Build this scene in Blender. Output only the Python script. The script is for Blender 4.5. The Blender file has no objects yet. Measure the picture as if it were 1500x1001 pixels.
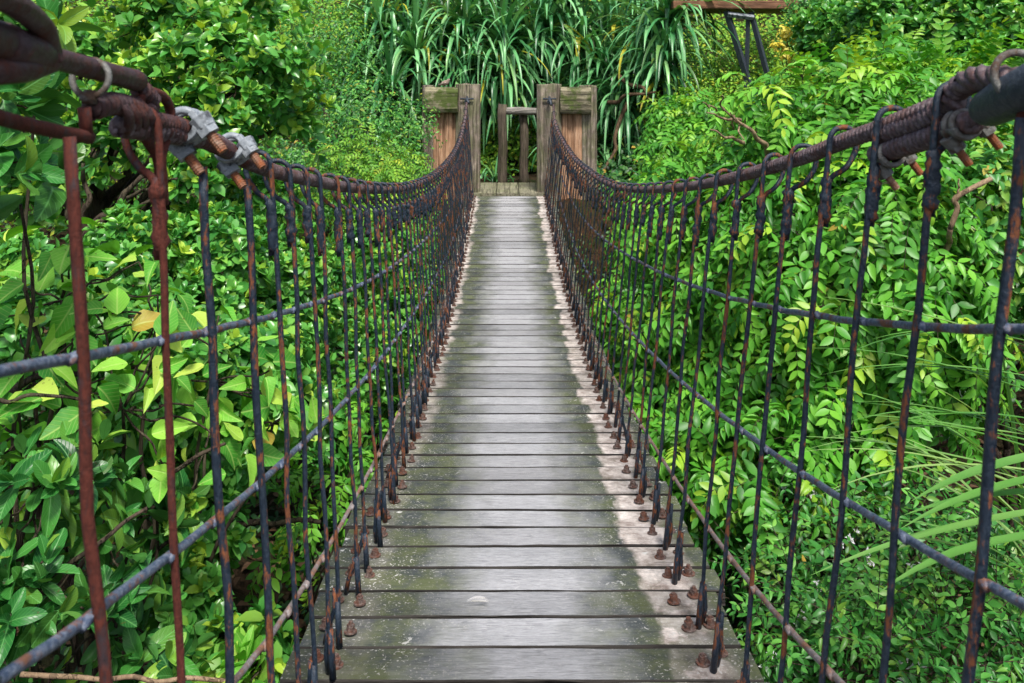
import bpy, math, random
import numpy as np
from mathutils import Vector, Matrix
random.seed(7); rng = np.random.default_rng(7)
R = math.radians; PI = math.pi
C = bpy.context.scene.collection
FOC, VX, VY = 1250.0, 743.0, 108.0            # focal length and vanishing point, in pixels of the 1500 wide photograph

def P(px, py, Y):
    return np.array([(px - VX) * Y / FOC, Y, (VY - py) * Y / FOC])

# ------------------------------------------------------------------ objects
def tag(o, label=None, cat=None, group=None, kind=None):
    if label: o['label'] = label
    if cat: o['category'] = cat
    if group: o['group'] = group
    if kind: o['kind'] = kind
    return o

def empty(name, loc=(0, 0, 0), parent=None):
    o = bpy.data.objects.new(name, None); C.objects.link(o)
    o.location = loc; o.parent = parent; o.empty_display_size = .1
    return o

class MB:
    def __init__(s):
        s.v = []; s.f = []
    def add(s, vs, fs):
        n = len(s.v); s.v.extend([tuple(map(float, p)) for p in vs]); s.f.extend([tuple(i + n for i in f) for f in fs])
    def box(s, c, d, rz=0, rx=0, ry=0):
        m = Matrix.Translation(Vector(c)) @ Matrix.Rotation(rz, 4, 'Z') @ Matrix.Rotation(rx, 4, 'X') @ Matrix.Rotation(ry, 4, 'Y')
        vs = [m @ Vector((x * d[0] / 2, y * d[1] / 2, z * d[2] / 2)) for x in (-1, 1) for y in (-1, 1) for z in (-1, 1)]
        s.add(vs, [(0, 1, 3, 2), (4, 6, 7, 5), (0, 4, 5, 1), (2, 3, 7, 6), (0, 2, 6, 4), (1, 5, 7, 3)])
    def tube(s, pts, rad, n=8, cap=True, lump=0.0, seed=0):
        pts = [np.array(p, float) for p in pts]; m = len(pts)
        if np.isscalar(rad): rad = [rad] * m
        r2 = random.Random(seed)
        prev = None; rings = []
        for i in range(m):
            t = pts[min(i + 1, m - 1)] - pts[max(i - 1, 0)]
            t = t / (np.linalg.norm(t) + 1e-12)
            if prev is None:
                a = np.array([0, 0, 1.]) if abs(t[2]) < .9 else np.array([1., 0, 0])
            else: a = prev
            u = a - t * np.dot(a, t); u /= (np.linalg.norm(u) + 1e-12); prev = u
            w = np.cross(t, u)
            rings.append([pts[i] + (math.cos(2 * PI * k / n) * u + math.sin(2 * PI * k / n) * w) * rad[i] * (1 + (lump * (r2.random() - .5) if lump else 0)) for k in range(n)])
        vs = [p for r in rings for p in r]; fs = []
        for i in range(m - 1):
            for k in range(n):
                k2 = (k + 1) % n
                fs.append((i * n + k, i * n + k2, (i + 1) * n + k2, (i + 1) * n + k))
        if cap:
            fs.append(tuple(range(n))[::-1]); fs.append(tuple((m - 1) * n + k for k in range(n)))
        s.add(vs, fs)
    def build(s, name, mat, parent=None, smooth=True, org=None, bevel=0, bseg=2):
        me = bpy.data.meshes.new(name)
        v = s.v
        if org is not None: v = [(a - org[0], b - org[1], c - org[2]) for a, b, c in v]
        me.from_pydata(v, [], s.f); me.materials.append(mat)
        if smooth: me.polygons.foreach_set('use_smooth', [True] * len(me.polygons))
        me.update()
        o = bpy.data.objects.new(name, me); C.objects.link(o)
        if org is not None: o.location = org
        if parent is not None:
            o.parent = parent
            if org is not None: o.location = Vector(org) - (Vector(parent.matrix_world.translation) if False else wloc(parent))
            else: o.location = -wloc(parent)
        if bevel:
            b = o.modifiers.new('b', 'BEVEL'); b.width = bevel; b.segments = bseg; b.limit_method = 'ANGLE'
        return o

def wloc(o):
    v = Vector((0, 0, 0))
    while o is not None:
        v += o.location; o = o.parent
    return v

def smooth(pts, k=6):
    """Catmull-Rom through the points"""
    p = [np.array(q, float) for q in pts]; p = [2 * p[0] - p[1]] + p + [2 * p[-1] - p[-2]]
    out = []
    for i in range(1, len(p) - 2):
        for j in range(k):
            t = j / k
            out.append(.5 * ((2 * p[i]) + (-p[i - 1] + p[i + 1]) * t + (2 * p[i - 1] - 5 * p[i] + 4 * p[i + 1] - p[i + 2]) * t * t + (-p[i - 1] + 3 * p[i] - 3 * p[i + 1] + p[i + 2]) * t ** 3))
    out.append(p[-2]); return out

# ------------------------------------------------------------------ materials
class NT:
    def __init__(s, name):
        s.m = bpy.data.materials.new(name); s.m.use_nodes = True
        s.t = s.m.node_tree; s.n = s.t.nodes; s.b = s.n['Principled BSDF']; s.out = s.n['Material Output']
    def new(s, typ, **kw):
        n = s.n.new(typ)
        for k, v in kw.items():
            if k in n.inputs: s.put(n.inputs[k], v)
            else: setattr(n, k, v)
        return n
    def put(s, sock, v):
        if isinstance(v, bpy.types.NodeSocket): s.t.links.new(v, sock)
        elif isinstance(v, tuple) and len(v) == 3 and sock.type == 'RGBA': sock.default_value = (*v, 1)
        else: sock.default_value = v
    def coord(s, kind='Object', scale=(1, 1, 1), off=None):
        tc = s.new('ShaderNodeTexCoord'); mp = s.new('ShaderNodeMapping')
        s.put(mp.inputs['Vector'], tc.outputs[kind]); mp.inputs['Scale'].default_value = scale
        if off is not None: s.put(mp.inputs['Location'], off)
        return mp.outputs[0]
    def noise(s, vec, scale, detail=4, rough=.55, dist=0):
        n = s.new('ShaderNodeTexNoise', Scale=scale, Detail=detail, Roughness=rough, Distortion=dist)
        s.put(n.inputs['Vector'], vec); return n.outputs['Fac']
    def ramp(s, f, stops):
        n = s.new('ShaderNodeValToRGB'); s.put(n.inputs['Fac'], f); e = n.color_ramp.elements
        while len(e) < len(stops): e.new(.5)
        for i, (p, c) in enumerate(stops):
            e[i].position = p; e[i].color = (c, c, c, 1) if not isinstance(c, tuple) else (*c, 1)
        return n.outputs['Color']
    def mix(s, f, a, b, mode='MIX'):
        n = s.new('ShaderNodeMix', data_type='RGBA', blend_type=mode)
        s.put(n.inputs[0], f); s.put(n.inputs[6], a); s.put(n.inputs[7], b); return n.outputs[2]
    def math(s, op, a, b=0.0):
        n = s.new('ShaderNodeMath', operation=op); s.put(n.inputs[0], a); s.put(n.inputs[1], b); return n.outputs[0]
    def bump(s, h, strength=.4, dist=.01):
        n = s.new('ShaderNodeBump', Strength=strength, Distance=dist); s.put(n.inputs['Height'], h)
        s.put(s.b.inputs['Normal'], n.outputs[0])
    def rnd_off(s):
        oi = s.new('ShaderNodeObjectInfo'); cx = s.new('ShaderNodeCombineXYZ')
        s.put(cx.inputs[0], s.math('MULTIPLY', oi.outputs['Random'], 37.0)); s.put(cx.inputs[1], s.math('MULTIPLY', oi.outputs['Random'], 91.0)); s.put(cx.inputs[2], s.math('MULTIPLY', oi.outputs['Random'], 13.0))
        return cx.outputs[0], oi.outputs['Random']
    def done(s, col, rough=.6, metal=0, spec=.5):
        s.put(s.b.inputs['Base Color'], col); s.put(s.b.inputs['Roughness'], rough); s.b.inputs['Metallic'].default_value = metal
        s.b.inputs['Specular IOR Level'].default_value = spec
        return s.m

def leaf_mat(name, dark, mid, light, young, rough=.4, trans=.3, spec=.5, veins=True, under=None, dead=(.45, .30, .05)):
    t = NT(name)
    ar = t.new('ShaderNodeAttribute', attribute_name='rnd').outputs['Fac']
    ag = t.new('ShaderNodeAttribute', attribute_name='age').outputs['Fac']
    col = t.ramp(ar, [(0, dark), (.5, mid), (.97, light), (.985, dead if dead else light)])
    col = t.mix(ag, col, young)
    pos = t.new('ShaderNodeNewGeometry')
    nz = t.noise(pos.outputs['Position'], 14, 3)
    col = t.mix(t.ramp(nz, [(.35, 0), (.7, .35)]), col, t.mix(.5, col, light))
    bumpf = None
    if veins:
        uv = t.new('ShaderNodeUVMap'); sp = t.new('ShaderNodeSeparateXYZ'); t.put(sp.inputs[0], uv.outputs[0])
        av = t.math('ABSOLUTE', t.math('SUBTRACT', sp.outputs[1], .5))
        mid_ = t.ramp(av, [(0, 1), (.05, 0)])
        ph = t.math('SUBTRACT', sp.outputs[0], t.math('MULTIPLY', av, .7))
        sn = t.math('PINGPONG', t.math('MULTIPLY', ph, 8.0), .5)
        lat = t.math('MULTIPLY', t.ramp(sn, [(0, 1), (.10, 0)]), .6)
        vv = t.math('MAXIMUM', mid_, lat)
        col = t.mix(t.math('MULTIPLY', vv, .48), col, tuple(min(.8, c * 1.5 + .12) for c in light))
        bumpf = vv
    if veins:
        sp_ = t.ramp(t.noise(pos.outputs['Position'], 75, 3, .6), [(.66, 0), (.70, .7)])
        col = t.mix(sp_, col, (.10, .07, .02))
    if under:
        col = t.mix(pos.outputs['Backfacing'], col, under)
    t.done(col, rough, 0, spec)
    if bumpf is not None:
        t.bump(t.math('MULTIPLY', bumpf, -1.0), .35, .004)
    tr = t.new('ShaderNodeBsdfTranslucent')
    t.put(tr.inputs[0], t.mix(1.0, col, (1.5, 1.35, .5), 'MULTIPLY'))
    ms = t.new('ShaderNodeMixShader'); ms.inputs[0].default_value = trans * .8
    t.t.links.new(t.b.outputs[0], ms.inputs[1]); t.t.links.new(tr.outputs[0], ms.inputs[2])
    t.t.links.new(ms.outputs[0], t.out.inputs[0])
    return t.m

def wood_mat(name, base, dark, moss=None, mossamt=.5, axis=2, pale=None, mosscov=(.45, .6), bump=.7):
    t = NT(name); off, r = t.rnd_off()
    sc = [9, 9, 9]; sc[axis] = .9
    v = t.coord('Object', tuple(sc), off)
    g = t.noise(v, 3.0, 6, .65, .6); g2 = t.noise(v, 11, 4, .6)
    v2 = t.coord('Object', (1, 1, 1), off)
    b = t.noise(v2, 5, 5, .6)
    col = t.mix(t.ramp(g, [(.3, 1), (.62, 0)]), base, dark)
    col = t.mix(t.ramp(g2, [(.5, 0), (.75, .6)]), col, pale or tuple(c * 1.5 for c in base))
    col = t.mix(t.ramp(b, [(.35, .55), (.6, 0)]), col, dark)
    if moss:
        col = t.mix(t.math('MULTIPLY', t.ramp(t.noise(v2, 7, 6, .7), [(mosscov[0], 0), (mosscov[1], 1)]), mossamt), col, moss)
    vc = [26, 26, 26]; vc[axis] = .8
    ck = t.ramp(t.noise(t.coord('Object', tuple(vc), off), 2.2, 3, .5, .4), [(.40, 1), (.45, 0)])
    col = t.mix(t.math('MULTIPLY', ck, .55), col, tuple(q * .4 for q in dark))
    t.done(col, .85, 0, .25); t.bump(t.math('SUBTRACT', t.math('ADD', g, t.math('MULTIPLY', g2, .6)), ck), bump, .012)
    return t.m

def iron_mat(name, paint, rust=(.30, .075, .022), lo=.44, hi=.56, pale=(.34, .37, .45), paleamt=.35, stretch=True, bmp=.8):
    t = NT(name); off, r = t.rnd_off()
    v = t.coord('Object', (70, 70, 24) if stretch else (30, 30, 30), off)
    n1 = t.noise(v, .8, 6, .62); n2 = t.noise(v, 3.2, 5, .7)
    vf = t.coord('Object', (1, 1, 1), off); n3 = t.noise(vf, 140, 4, .7)
    col = t.mix(t.ramp(n3, [(.42, 0), (.72, paleamt)]), paint, pale)
    rustc = t.mix(t.ramp(n2, [(.3, 0), (.65, 1)]), tuple(c * .30 for c in rust), rust)
    m = t.math('ADD', t.math('MULTIPLY', n1, .8), t.math('MULTIPLY', n2, .2))
    msk = t.ramp(m, [(lo, 0), (hi, 1)])
    col = t.mix(msk, col, rustc)
    t.done(col, t.mix(msk, (.45,) * 3, (.85,) * 3), 0, .4)
    t.bump(t.math('ADD', n3, t.math('MULTIPLY', n2, .6)), bmp, .0025)
    return t.m

M = {}
M['iron'] = iron_mat('painted_iron', (.010, .019, .034), (.22, .075, .030), .52, .58, (.055, .080, .115), paleamt=.5)
M['iron_rusty'] = iron_mat('rusty_iron', (.03, .028, .036), (.125, .028, .017), .28, .46, (.13, .09, .10), paleamt=.3)
M['wire'] = iron_mat('wire_iron', (.05, .075, .13), (.22, .10, .06), .52, .62, (.36, .40, .48), .6, False)
M['wire_rust'] = iron_mat('wire_iron_worn', (.20, .17, .17), (.30, .15, .09), .42, .6, (.5, .48, .48), .55, False)
M['cable'] = iron_mat('cable_steel', (.085, .058, .062), (.15, .06, .04), .46, .70, (.34, .28, .30), .6, False)
M['barrel'] = iron_mat('barrel_steel', (.055, .03, .032), (.12, .035, .022), .45, .65, (.16, .12, .13), .3, False)
M['steelblue'] = iron_mat('dark_steel', (.03, .04, .055), (.10, .05, .03), .62, .72, (.12, .14, .17), .3, False)
M['zinc'] = iron_mat('galvanised', (.22, .25, .28), (.05, .055, .065), .50, .60, (.46, .50, .54), .6, False, .3)
M['ring'] = iron_mat('ring_steel', (.15, .15, .14), (.10, .06, .04), .50, .62, (.30, .31, .30), .4, False)
M['rustbolt'] = iron_mat('rust_bolt', (.22, .10, .055), (.34, .10, .03), .35, .6, (.42, .34, .26), .6, False)
M['bolt'] = iron_mat('deck_bolt', (.06, .038, .034), (.16, .062, .036), .4, .6, (.45, .38, .34), .6, False, .25)
M['post'] = wood_mat('post_wood', (.42, .34, .27), (.085, .066, .054), (.13, .15, .06), .6, 2, (.74, .67, .59), (.42, .56))
M['beam'] = wood_mat('mossy_beam', (.42, .37, .24), (.05, .045, .03), (.07, .105, .018), .9, 0, (.66, .61, .45), (.44, .56))
M['board'] = wood_mat('orange_board', (.60, .36, .22), (.28, .15, .085), None, 0, 2, (.80, .58, .42))
M['greypost'] = wood_mat('grey_post', (.17, .13, .10), (.05, .04, .03), (.07, .08, .03), .4, 2, (.32, .27, .22))
M['greyrail'] = wood_mat('grey_rail', (.40, .38, .34), (.13, .12, .10), None, 0, 0, (.55, .53, .5))
M['platform'] = wood_mat('platform_board', (.33, .31, .22), (.13, .12, .08), (.16, .19, .08), .5, 1, (.45, .44, .35))
M['walkbeam'] = wood_mat('walkway_beam', (.30, .15, .085), (.10, .05, .03), None, 0, 0, (.42, .25, .16))
M['bark'] = wood_mat('bark', (.10, .072, .05), (.025, .018, .013), (.06, .07, .03), .4, 2, (.2, .16, .12), bump=1)
M['twig'] = wood_mat('twig', (.16, .10, .06), (.06, .04, .02), None, 0, 2)
M['drytwig'] = wood_mat('dry_twig', (.34, .24, .15), (.15, .10, .06), None, 0, 2)
M['root'] = wood_mat('root', (.14, .10, .07), (.03, .02, .015), None, 0, 2)

def plank_mat():
    t = NT('deck_wood'); off, r = t.rnd_off()
    vg = t.coord('Object', (8, 46, 46), off)
    g = t.noise(vg, 2.6, 9, .80, 1.1); g2 = t.noise(t.coord('Object', (2.0, 90, 90), off), 3, 5, .65)
    tc = t.new('ShaderNodeTexCoord'); sp = t.new('ShaderNodeSeparateXYZ'); t.put(sp.inputs[0], tc.outputs['Object'])
    vo = t.coord('Object', (1, 1, 1), off)
    vb = t.coord('Object', (1, .55, 1), off)
    wob = t.math('MULTIPLY', t.math('SUBTRACT', t.noise(vb, 5.5, 5, .6), .5), .30)
    xx = t.math('ADD', sp.outputs[0], wob)
    wob2 = t.math('MULTIPLY', t.math('SUBTRACT', t.noise(vb, 11, 5, .65), .5), .10)
    xe = t.math('ADD', t.math('ADD', sp.outputs[0], wob2), t.math('MULTIPLY', t.math('SUBTRACT', r, .5), .035))
    centre = t.mix(t.ramp(g, [(.28, 0), (.66, 1)]), (.18, .185, .195), (.56, .565, .59))
    centre = t.mix(t.math('MULTIPLY', r, .3), centre, (.24, .225, .225))
    side = t.mix(t.ramp(t.noise(vo, 9, 6, .7), [(.4, 0), (.6, 1)]), (.030, .042, .046), (.085, .105, .034))
    side = t.mix(t.ramp(g, [(.35, 0), (.8, .5)]), side, (.22, .22, .2))
    # pale middle (wear, with sky sheen painted in), algae towards both ends, bleached dry strip beside the right-hand mesh
    w = t.ramp(t.math('ABSOLUTE', t.math('ADD', xx, -.01)), [(.09, 1), (.26, 0)])
    col = t.mix(w, side, centre)
    dry = t.mix(t.ramp(t.noise(vo, 16, 6, .75), [(.35, 0), (.66, 1)]), (.27, .21, .18), (.84, .76, .70))
    m1 = t.ramp(xe, [(.295, 0), (.312, 1), (.40, 1), (.45, 0)])
    ncover = t.ramp(t.noise(vo, 4.0, 5, .65), [(.30, .35), (.5, 1)])
    gpn = t.new('ShaderNodeNewGeometry'); syn = t.new('ShaderNodeSeparateXYZ'); t.put(syn.inputs[0], gpn.outputs['Position'])
    nearm = t.ramp(t.math('MULTIPLY', syn.outputs[1], .1), [(.17, .25), (.23, 1)])
    patch = t.ramp(t.noise(vo, 6.5, 5, .7), [(.46, 0), (.54, 1)])
    m1 = t.math('MULTIPLY', m1, t.math('MAXIMUM', nearm, patch))
    col = t.mix(t.math('MULTIPLY', m1, ncover), col, dry)
    m2 = t.ramp(t.math('MULTIPLY', xe, -1.0), [(.33, 0), (.36, 1), (.43, 1), (.46, 0)])
    gp = t.new('ShaderNodeNewGeometry'); sy = t.new('ShaderNodeSeparateXYZ'); t.put(sy.inputs[0], gp.outputs['Position'])
    farm = t.ramp(t.math('MULTIPLY', sy.outputs[1], .1), [(.28, .15), (.5, .9)])
    col = t.mix(t.math('MULTIPLY', t.math('MULTIPLY', m2, farm), ncover), col, dry)
    # droppings and lichen specks
    vs = t.coord('Object', (1, 1, 1), off)
    spk = t.math('MULTIPLY', t.ramp(t.noise(vs, 150, 3, .6), [(.605, 0), (.63, 1)]), t.ramp(t.noise(vs, 8, 3, .6), [(.42, .25), (.58, 1)]))
    edge = t.ramp(t.math('ABSOLUTE', sp.outputs[0]), [(.15, .25), (.34, 1)])
    col = t.mix(t.math('MULTIPLY', spk, edge), col, (.62, .60, .56))
    blot = t.math('MULTIPLY', t.ramp(t.noise(vs, 26, 4, .65, .8), [(.665, 0), (.68, 1)]), edge)
    col = t.mix(t.math('MULTIPLY', blot, .85), col, (.72, .71, .68))
    col = t.mix(1.0, col, t.ramp(r, [(0, .62), (.3, .95), (.6, 1.0), (1, .78)]), 'MULTIPLY')
    dk = t.ramp(g2, [(.60, 0), (.68, .75)])
    col = t.mix(dk, col, (.05, .045, .045))
    t.done(col, t.mix(w, (.78,) * 3, (.66,) * 3), 0, .3)
    t.bump(t.math('ADD', g, t.math('MULTIPLY', g2, -.8)), .6, .004)
    return t.m
M['plank'] = plank_mat()
M['plank_side_shade'] = wood_mat('plank_edge_shade', (.05, .045, .04), (.015, .013, .012), None, 0, 0)  # near-black sides paint in the shadow gaps between planks

def soil_mat():
    t = NT('forest_floor')
    p = t.new('ShaderNodeNewGeometry').outputs['Position']
    n = t.noise(p, 3, 8, .7); n2 = t.noise(p, 26, 5, .7)
    col = t.mix(t.ramp(n2, [(.35, 0), (.65, 1)]), (.018, .013, .008), (.085, .055, .032))
    col = t.mix(t.ramp(n, [(.45, 0), (.6, .75)]), col, (.022, .04, .012))
    t.done(col, .95, 0, .1); t.bump(n2, 1, .05); return t.m
M['soil'] = soil_mat()

L = {}
L['ficus'] = leaf_mat('ficus_leaf', (.014, .11, .024), (.07, .30, .05), (.18, .50, .09), (.48, .66, .06), .30, .30, .5, False, None, None)
L['bigglossy'] = leaf_mat('big_glossy_leaf', (.006, .065, .018), (.022, .155, .028), (.085, .34, .05), (.40, .60, .06), .32, .28, .35, True, (.06, .20, .04), None)
L['heart'] = leaf_mat('heart_leaf', (.025, .20, .025), (.11, .42, .04), (.33, .68, .08), (.62, .76, .12), .45, .34, .25, True, (.13, .42, .03))
L['pinnate'] = leaf_mat('pinnate_leaf', (.014, .12, .016), (.085, .34, .032), (.24, .58, .055), (.46, .64, .05), .42, .34, .4, False, None)
L['small'] = leaf_mat('small_leaf', (.010, .085, .018), (.05, .25, .04), (.19, .50, .08), (.26, .42, .05), .40, .30, .45, False, None)
L['fine'] = leaf_mat('fine_leaf', (.03, .17, .02), (.15, .40, .04), (.36, .60, .06), (.6, .58, .06), .5, .35, .3, False, None, None)
L['dim'] = leaf_mat('shaded_ground_cover_leaf', (.006, .035, .009), (.02, .09, .018), (.07, .22, .035), (.2, .32, .05), .45, .25, .4, False, None)  # leaf greens darkened to paint in the shade on the gully floor
L['strap'] = leaf_mat('strap_leaf', (.008, .075, .024), (.055, .27, .08), (.28, .62, .26), (.55, .50, .03), .33, .16, .55, False, None, (.35, .24, .07))
L['grass'] = leaf_mat('grass_blade', (.05, .20, .03), (.12, .32, .06), (.30, .46, .15), (.45, .5, .16), .4, .3, .4, False, None)
L['yellow'] = leaf_mat('yellow_leaf', (.5, .46, .05), (.72, .60, .06), (.8, .74, .16), (.8, .68, .10), .5, .3, .3, False, None, None)
L['litter'] = leaf_mat('litter_leaf', (.05, .025, .012), (.13, .07, .035), (.24, .15, .08), (.35, .24, .1), .7, .05, .3, False, None, None)
L['white'] = leaf_mat('white_petal', (.7, .7, .78), (.75, .75, .82), (.8, .8, .85), (.8, .8, .8), .5, .2, .3, False, None, None)

# ------------------------------------------------------------------ leaf geometry
def prof_ovate(u): return np.sin(PI * np.clip(u, 0, 1) ** .8) ** .85
def prof_ficus(u): return np.abs(np.sin(PI * np.clip(u, 0, 1) ** 1.2)) ** .55
def prof_heart(u): return np.where(u < .28, np.sqrt(np.clip(u / .28, 0, 1)), np.clip(1 - ((u - .28) / .72), 0, 1) ** .72) 
def template(prof, wr, ns=3, nc=1, fold=.25, curl=.25, stalk=0.0):
    """ns stations along, nc columns each side; returns verts (u,v,w), faces, uv"""
    us = np.linspace(0, 1, ns + 2) if ns < 5 else (1 - np.cos(np.linspace(0, PI, ns + 2))) / 2
    V = []; UV = []; idx = {}
    for i, u in enumerate(us):
        wv = float(prof(np.array(u))) * wr / 2
        for j in range(-nc, nc + 1):
            if (i == 0 or i == len(us) - 1) and j != 0: continue
            v = wv * j / nc
            idx[(i, j)] = len(V)
            V.append((stalk + u * (1 - stalk), v, abs(v) * fold * 2 - curl * u * u))
            UV.append((u, .5 + .5 * j / nc * float(prof(np.array(u)))))
    F = []
    n = len(us)
    for i in range(n - 1):
        for j in range(-nc, nc):
            q = [idx.get((i, j), idx.get((i, 0)) if i in (0, n - 1) else None), idx.get((i + 1, j), idx.get((i + 1, 0)) if i + 1 in (0, n - 1) else None),
                 idx.get((i + 1, j + 1), idx.get((i + 1, 0)) if i + 1 in (0, n - 1) else None), idx.get((i, j + 1), idx.get((i, 0)) if i in (0, n - 1) else None)]
            o = []
            for a in q:
                if a not in o: o.append(a)
            if len(o) >= 3: F.append(tuple(o))
    return np.array(V), F, np.array(UV)
T = {'tiny': template(prof_ovate, .5, 1, 1, .3, .2), 'small': template(prof_ovate, .52, 2, 1, .25, .25),
     'ficus': template(prof_ficus, .60, 3, 1, .22, .18), 'leaflet': template(prof_ovate, .46, 3, 1, .18, .3),
     'big': template(prof_ficus, .50, 9, 2, .22, .25, .0), 'heart': template(prof_heart, .72, 9, 2, .16, .38),
     'round': template(prof_ficus, .72, 2, 1, .2, .15)}

VAR = {}
for nm, pr, wr, ns, nc in (('big', prof_ficus, .50, 9, 2), ('heart', prof_heart, .72, 9, 2), ('ficus', prof_ficus, .62, 3, 1), ('leaflet', prof_ovate, .44, 3, 1)):
    VAR[nm] = []
    for q, (fo, cu, wf) in enumerate(((.08, .08, 1.0), (.28, .25, .92), (.42, .48, .85), (.18, .60, 1.0), (.10, -.15, 1.05))):
        V_, F_, U_ = template(pr, wr * wf, ns, nc, fo, cu)
        if nc > 1: V_[:, 2] += .018 * np.sin(V_[:, 0] * 17 + q) * np.sign(V_[:, 1]) * (np.abs(V_[:, 1]) > .08); V_[:, 1] += .05 * np.sin(V_[:, 0] * 2.6 + q) * (q % 3 - 1)
        VAR[nm].append((V_, F_, U_))
def norm(a): return a / (np.linalg.norm(a, axis=-1, keepdims=True) + 1e-9)

class Leaves:
    def __init__(s): s.parts = []
    def add(s, tpl, pos, d, nrm, ln, rnd=None, age=None, wid=1.0):
        n = len(pos)
        if n == 0: return
        if isinstance(tpl, str) and tpl in VAR:
            k = rng.integers(0, len(VAR[tpl]), n); bc = lambda q: None if q is None else np.broadcast_to(np.asarray(q, float), (n,))
            ln, rnd, age, wid = bc(ln), bc(rnd), bc(age), bc(wid)
            for i, tv in enumerate(VAR[tpl]):
                m = k == i
                if m.any(): s.add(tv, pos[m], d[m], nrm[m], ln[m], None if rnd is None else rnd[m], None if age is None else age[m], wid[m])
            return
        d = norm(d); side = norm(np.cross(nrm, d)); nn = np.cross(d, side)
        V, F, UV = T[tpl] if isinstance(tpl, str) else tpl
        ln = np.broadcast_to(np.asarray(ln, float), (n,)); wid = np.broadcast_to(np.asarray(wid, float), (n,))
        P3 = pos[:, None] + ln[:, None, None] * (V[None, :, 0:1] * d[:, None] + (V[None, :, 1:2] * wid[:, None, None]) * side[:, None] + V[None, :, 2:3] * nn[:, None])
        rnd = rng.random(n) if rnd is None else np.broadcast_to(rnd, (n,)); age = np.zeros(n) if age is None else np.broadcast_to(age, (n,))
        s.parts.append((P3.reshape(-1, 3), len(V), F, UV, n, rnd, age))
    def build(s, name, mat, parent=None):
        vs = []; loops = []; starts = []; tot = []; uvs = []; at = []; ag = []; vo = 0; lo = 0
        for (P3, nv, F, UV, n, rnd, age) in s.parts:
            vs.append(P3)
            for f in F: pass
            fl = np.concatenate([np.array(f) for f in F]); fn = np.array([len(f) for f in F])
            L_ = (fl[None] + (np.arange(n) * nv)[:, None] + vo).reshape(-1); loops.append(L_)
            st = np.concatenate([[0], np.cumsum(fn)[:-1]])
            starts.append((st[None] + (np.arange(n) * fn.sum())[:, None] + lo).reshape(-1)); tot.append(np.tile(fn, n))
            uvs.append(np.tile(UV[fl], (n, 1))); at.append(np.repeat(rnd, nv)); ag.append(np.repeat(age, nv))
            vo += len(P3); lo += len(L_)
        vs = np.concatenate(vs); off = np.array(wloc(parent)) if parent is not None else np.zeros(3)
        me = bpy.data.meshes.new(name)
        me.vertices.add(len(vs)); me.vertices.foreach_set('co', (vs - off * 1).astype(np.float32).ravel())
        lp = np.concatenate(loops); me.loops.add(len(lp)); me.loops.foreach_set('vertex_index', lp.astype(np.int32))
        st = np.concatenate(starts); me.polygons.add(len(st)); me.polygons.foreach_set('loop_start', st.astype(np.int32))
        me.polygons.foreach_set('use_smooth', np.ones(len(st), bool))
        uvl = me.uv_layers.new(name='UVMap'); uvl.data.foreach_set('uv', np.concatenate(uvs).astype(np.float32).ravel())
        for nm, a in (('rnd', at), ('age', ag)):
            A = me.attributes.new(nm, 'FLOAT', 'POINT'); A.data.foreach_set('value', np.concatenate(a).astype(np.float32))
        me.materials.append(mat); me.update(calc_edges=True)
        o = bpy.data.objects.new(name, me); C.objects.link(o)
        if parent is not None: o.parent = parent
        return o

def gz(x, y):
    """height of the ground"""
    x = np.asarray(x, float); y = np.asarray(y, float)
    ax = np.abs(x)
    z = -2.75 + .22 * np.clip(ax - 1.2, 0, 6) + .18 * np.sin(x * 1.7 + 1) * np.sin(y * 1.3)
    s = np.clip((y - 8.0) / 1.6, 0, 1); s = s * s * (3 - 2 * s); z = z + s * np.clip(-1.42 - z, 0, 3)
    s = np.clip((1.0 - y) / .9, 0, 1); s = s * s * (3 - 2 * s); z = z + s * (-1.16 - z)
    hill = np.clip(y - 12.0, 0, 40); z = z + .10 * hill + .42 * np.clip(y - 15, 0, 22)
    z = z + .25 * np.clip(ax - 6, 0, 10)
    return z

# crowns -------------------------------------------------------------
def shell(blobs, n, thick=.3, front=.75, low=.35, jit=.12):
    """points through the outer layer of a union of lumps; returns position and outward direction"""
    b = np.array([(*P(x, y, Y), r) for x, y, Y, r in blobs]); w = b[:, 3] ** 2; w = w / w.sum()
    out = []; dd = []; tot = 0
    ph = rng.random((6, 3)) * 6
    while tot < n:
        k = rng.choice(len(b), n * 2, p=w); d = norm(rng.normal(size=(n * 2, 3)))
        keep = rng.random(n * 2) < np.where(d[:, 1] < .25, 1, 1 - front)
        keep &= rng.random(n * 2) < np.where(d[:, 2] > -.35, 1, low)
        k = k[keep]; d = d[keep]; c = b[k, :3]; r = b[k, 3]
        lump = 1 + jit * np.sin(d[:, 0] * 7 + ph[0, 0] + k) * np.cos(d[:, 2] * 6 + ph[0, 1] + k * 2) + jit * .7 * np.sin(d[:, 1] * 13 + d[:, 2] * 11 + k)
        p = c + d * (r * lump * (1 - thick * rng.random(len(k)) ** 1.6))[:, None]
        dist = np.linalg.norm(p[:, None] - b[None, :, :3], axis=2) / b[None, :, 3]
        dist[np.arange(len(k)), k] = 9
        ok = dist.min(1) > .72
        p = p[ok]; d = d[ok]; g = p[:, 2] > gz(p[:, 0], p[:, 1]) + .03
        # never in the walkway
        g &= ~((np.abs(p[:, 0] - .03) < .66) & (p[:, 1] < 10.3) & (p[:, 2] > -1.75))
        out.append(p[g]); dd.append(d[g]); tot += g.sum()
        if tot == 0 and len(out) > 20: break
    return np.concatenate(out)[:n], np.concatenate(dd)[:n]

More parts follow.
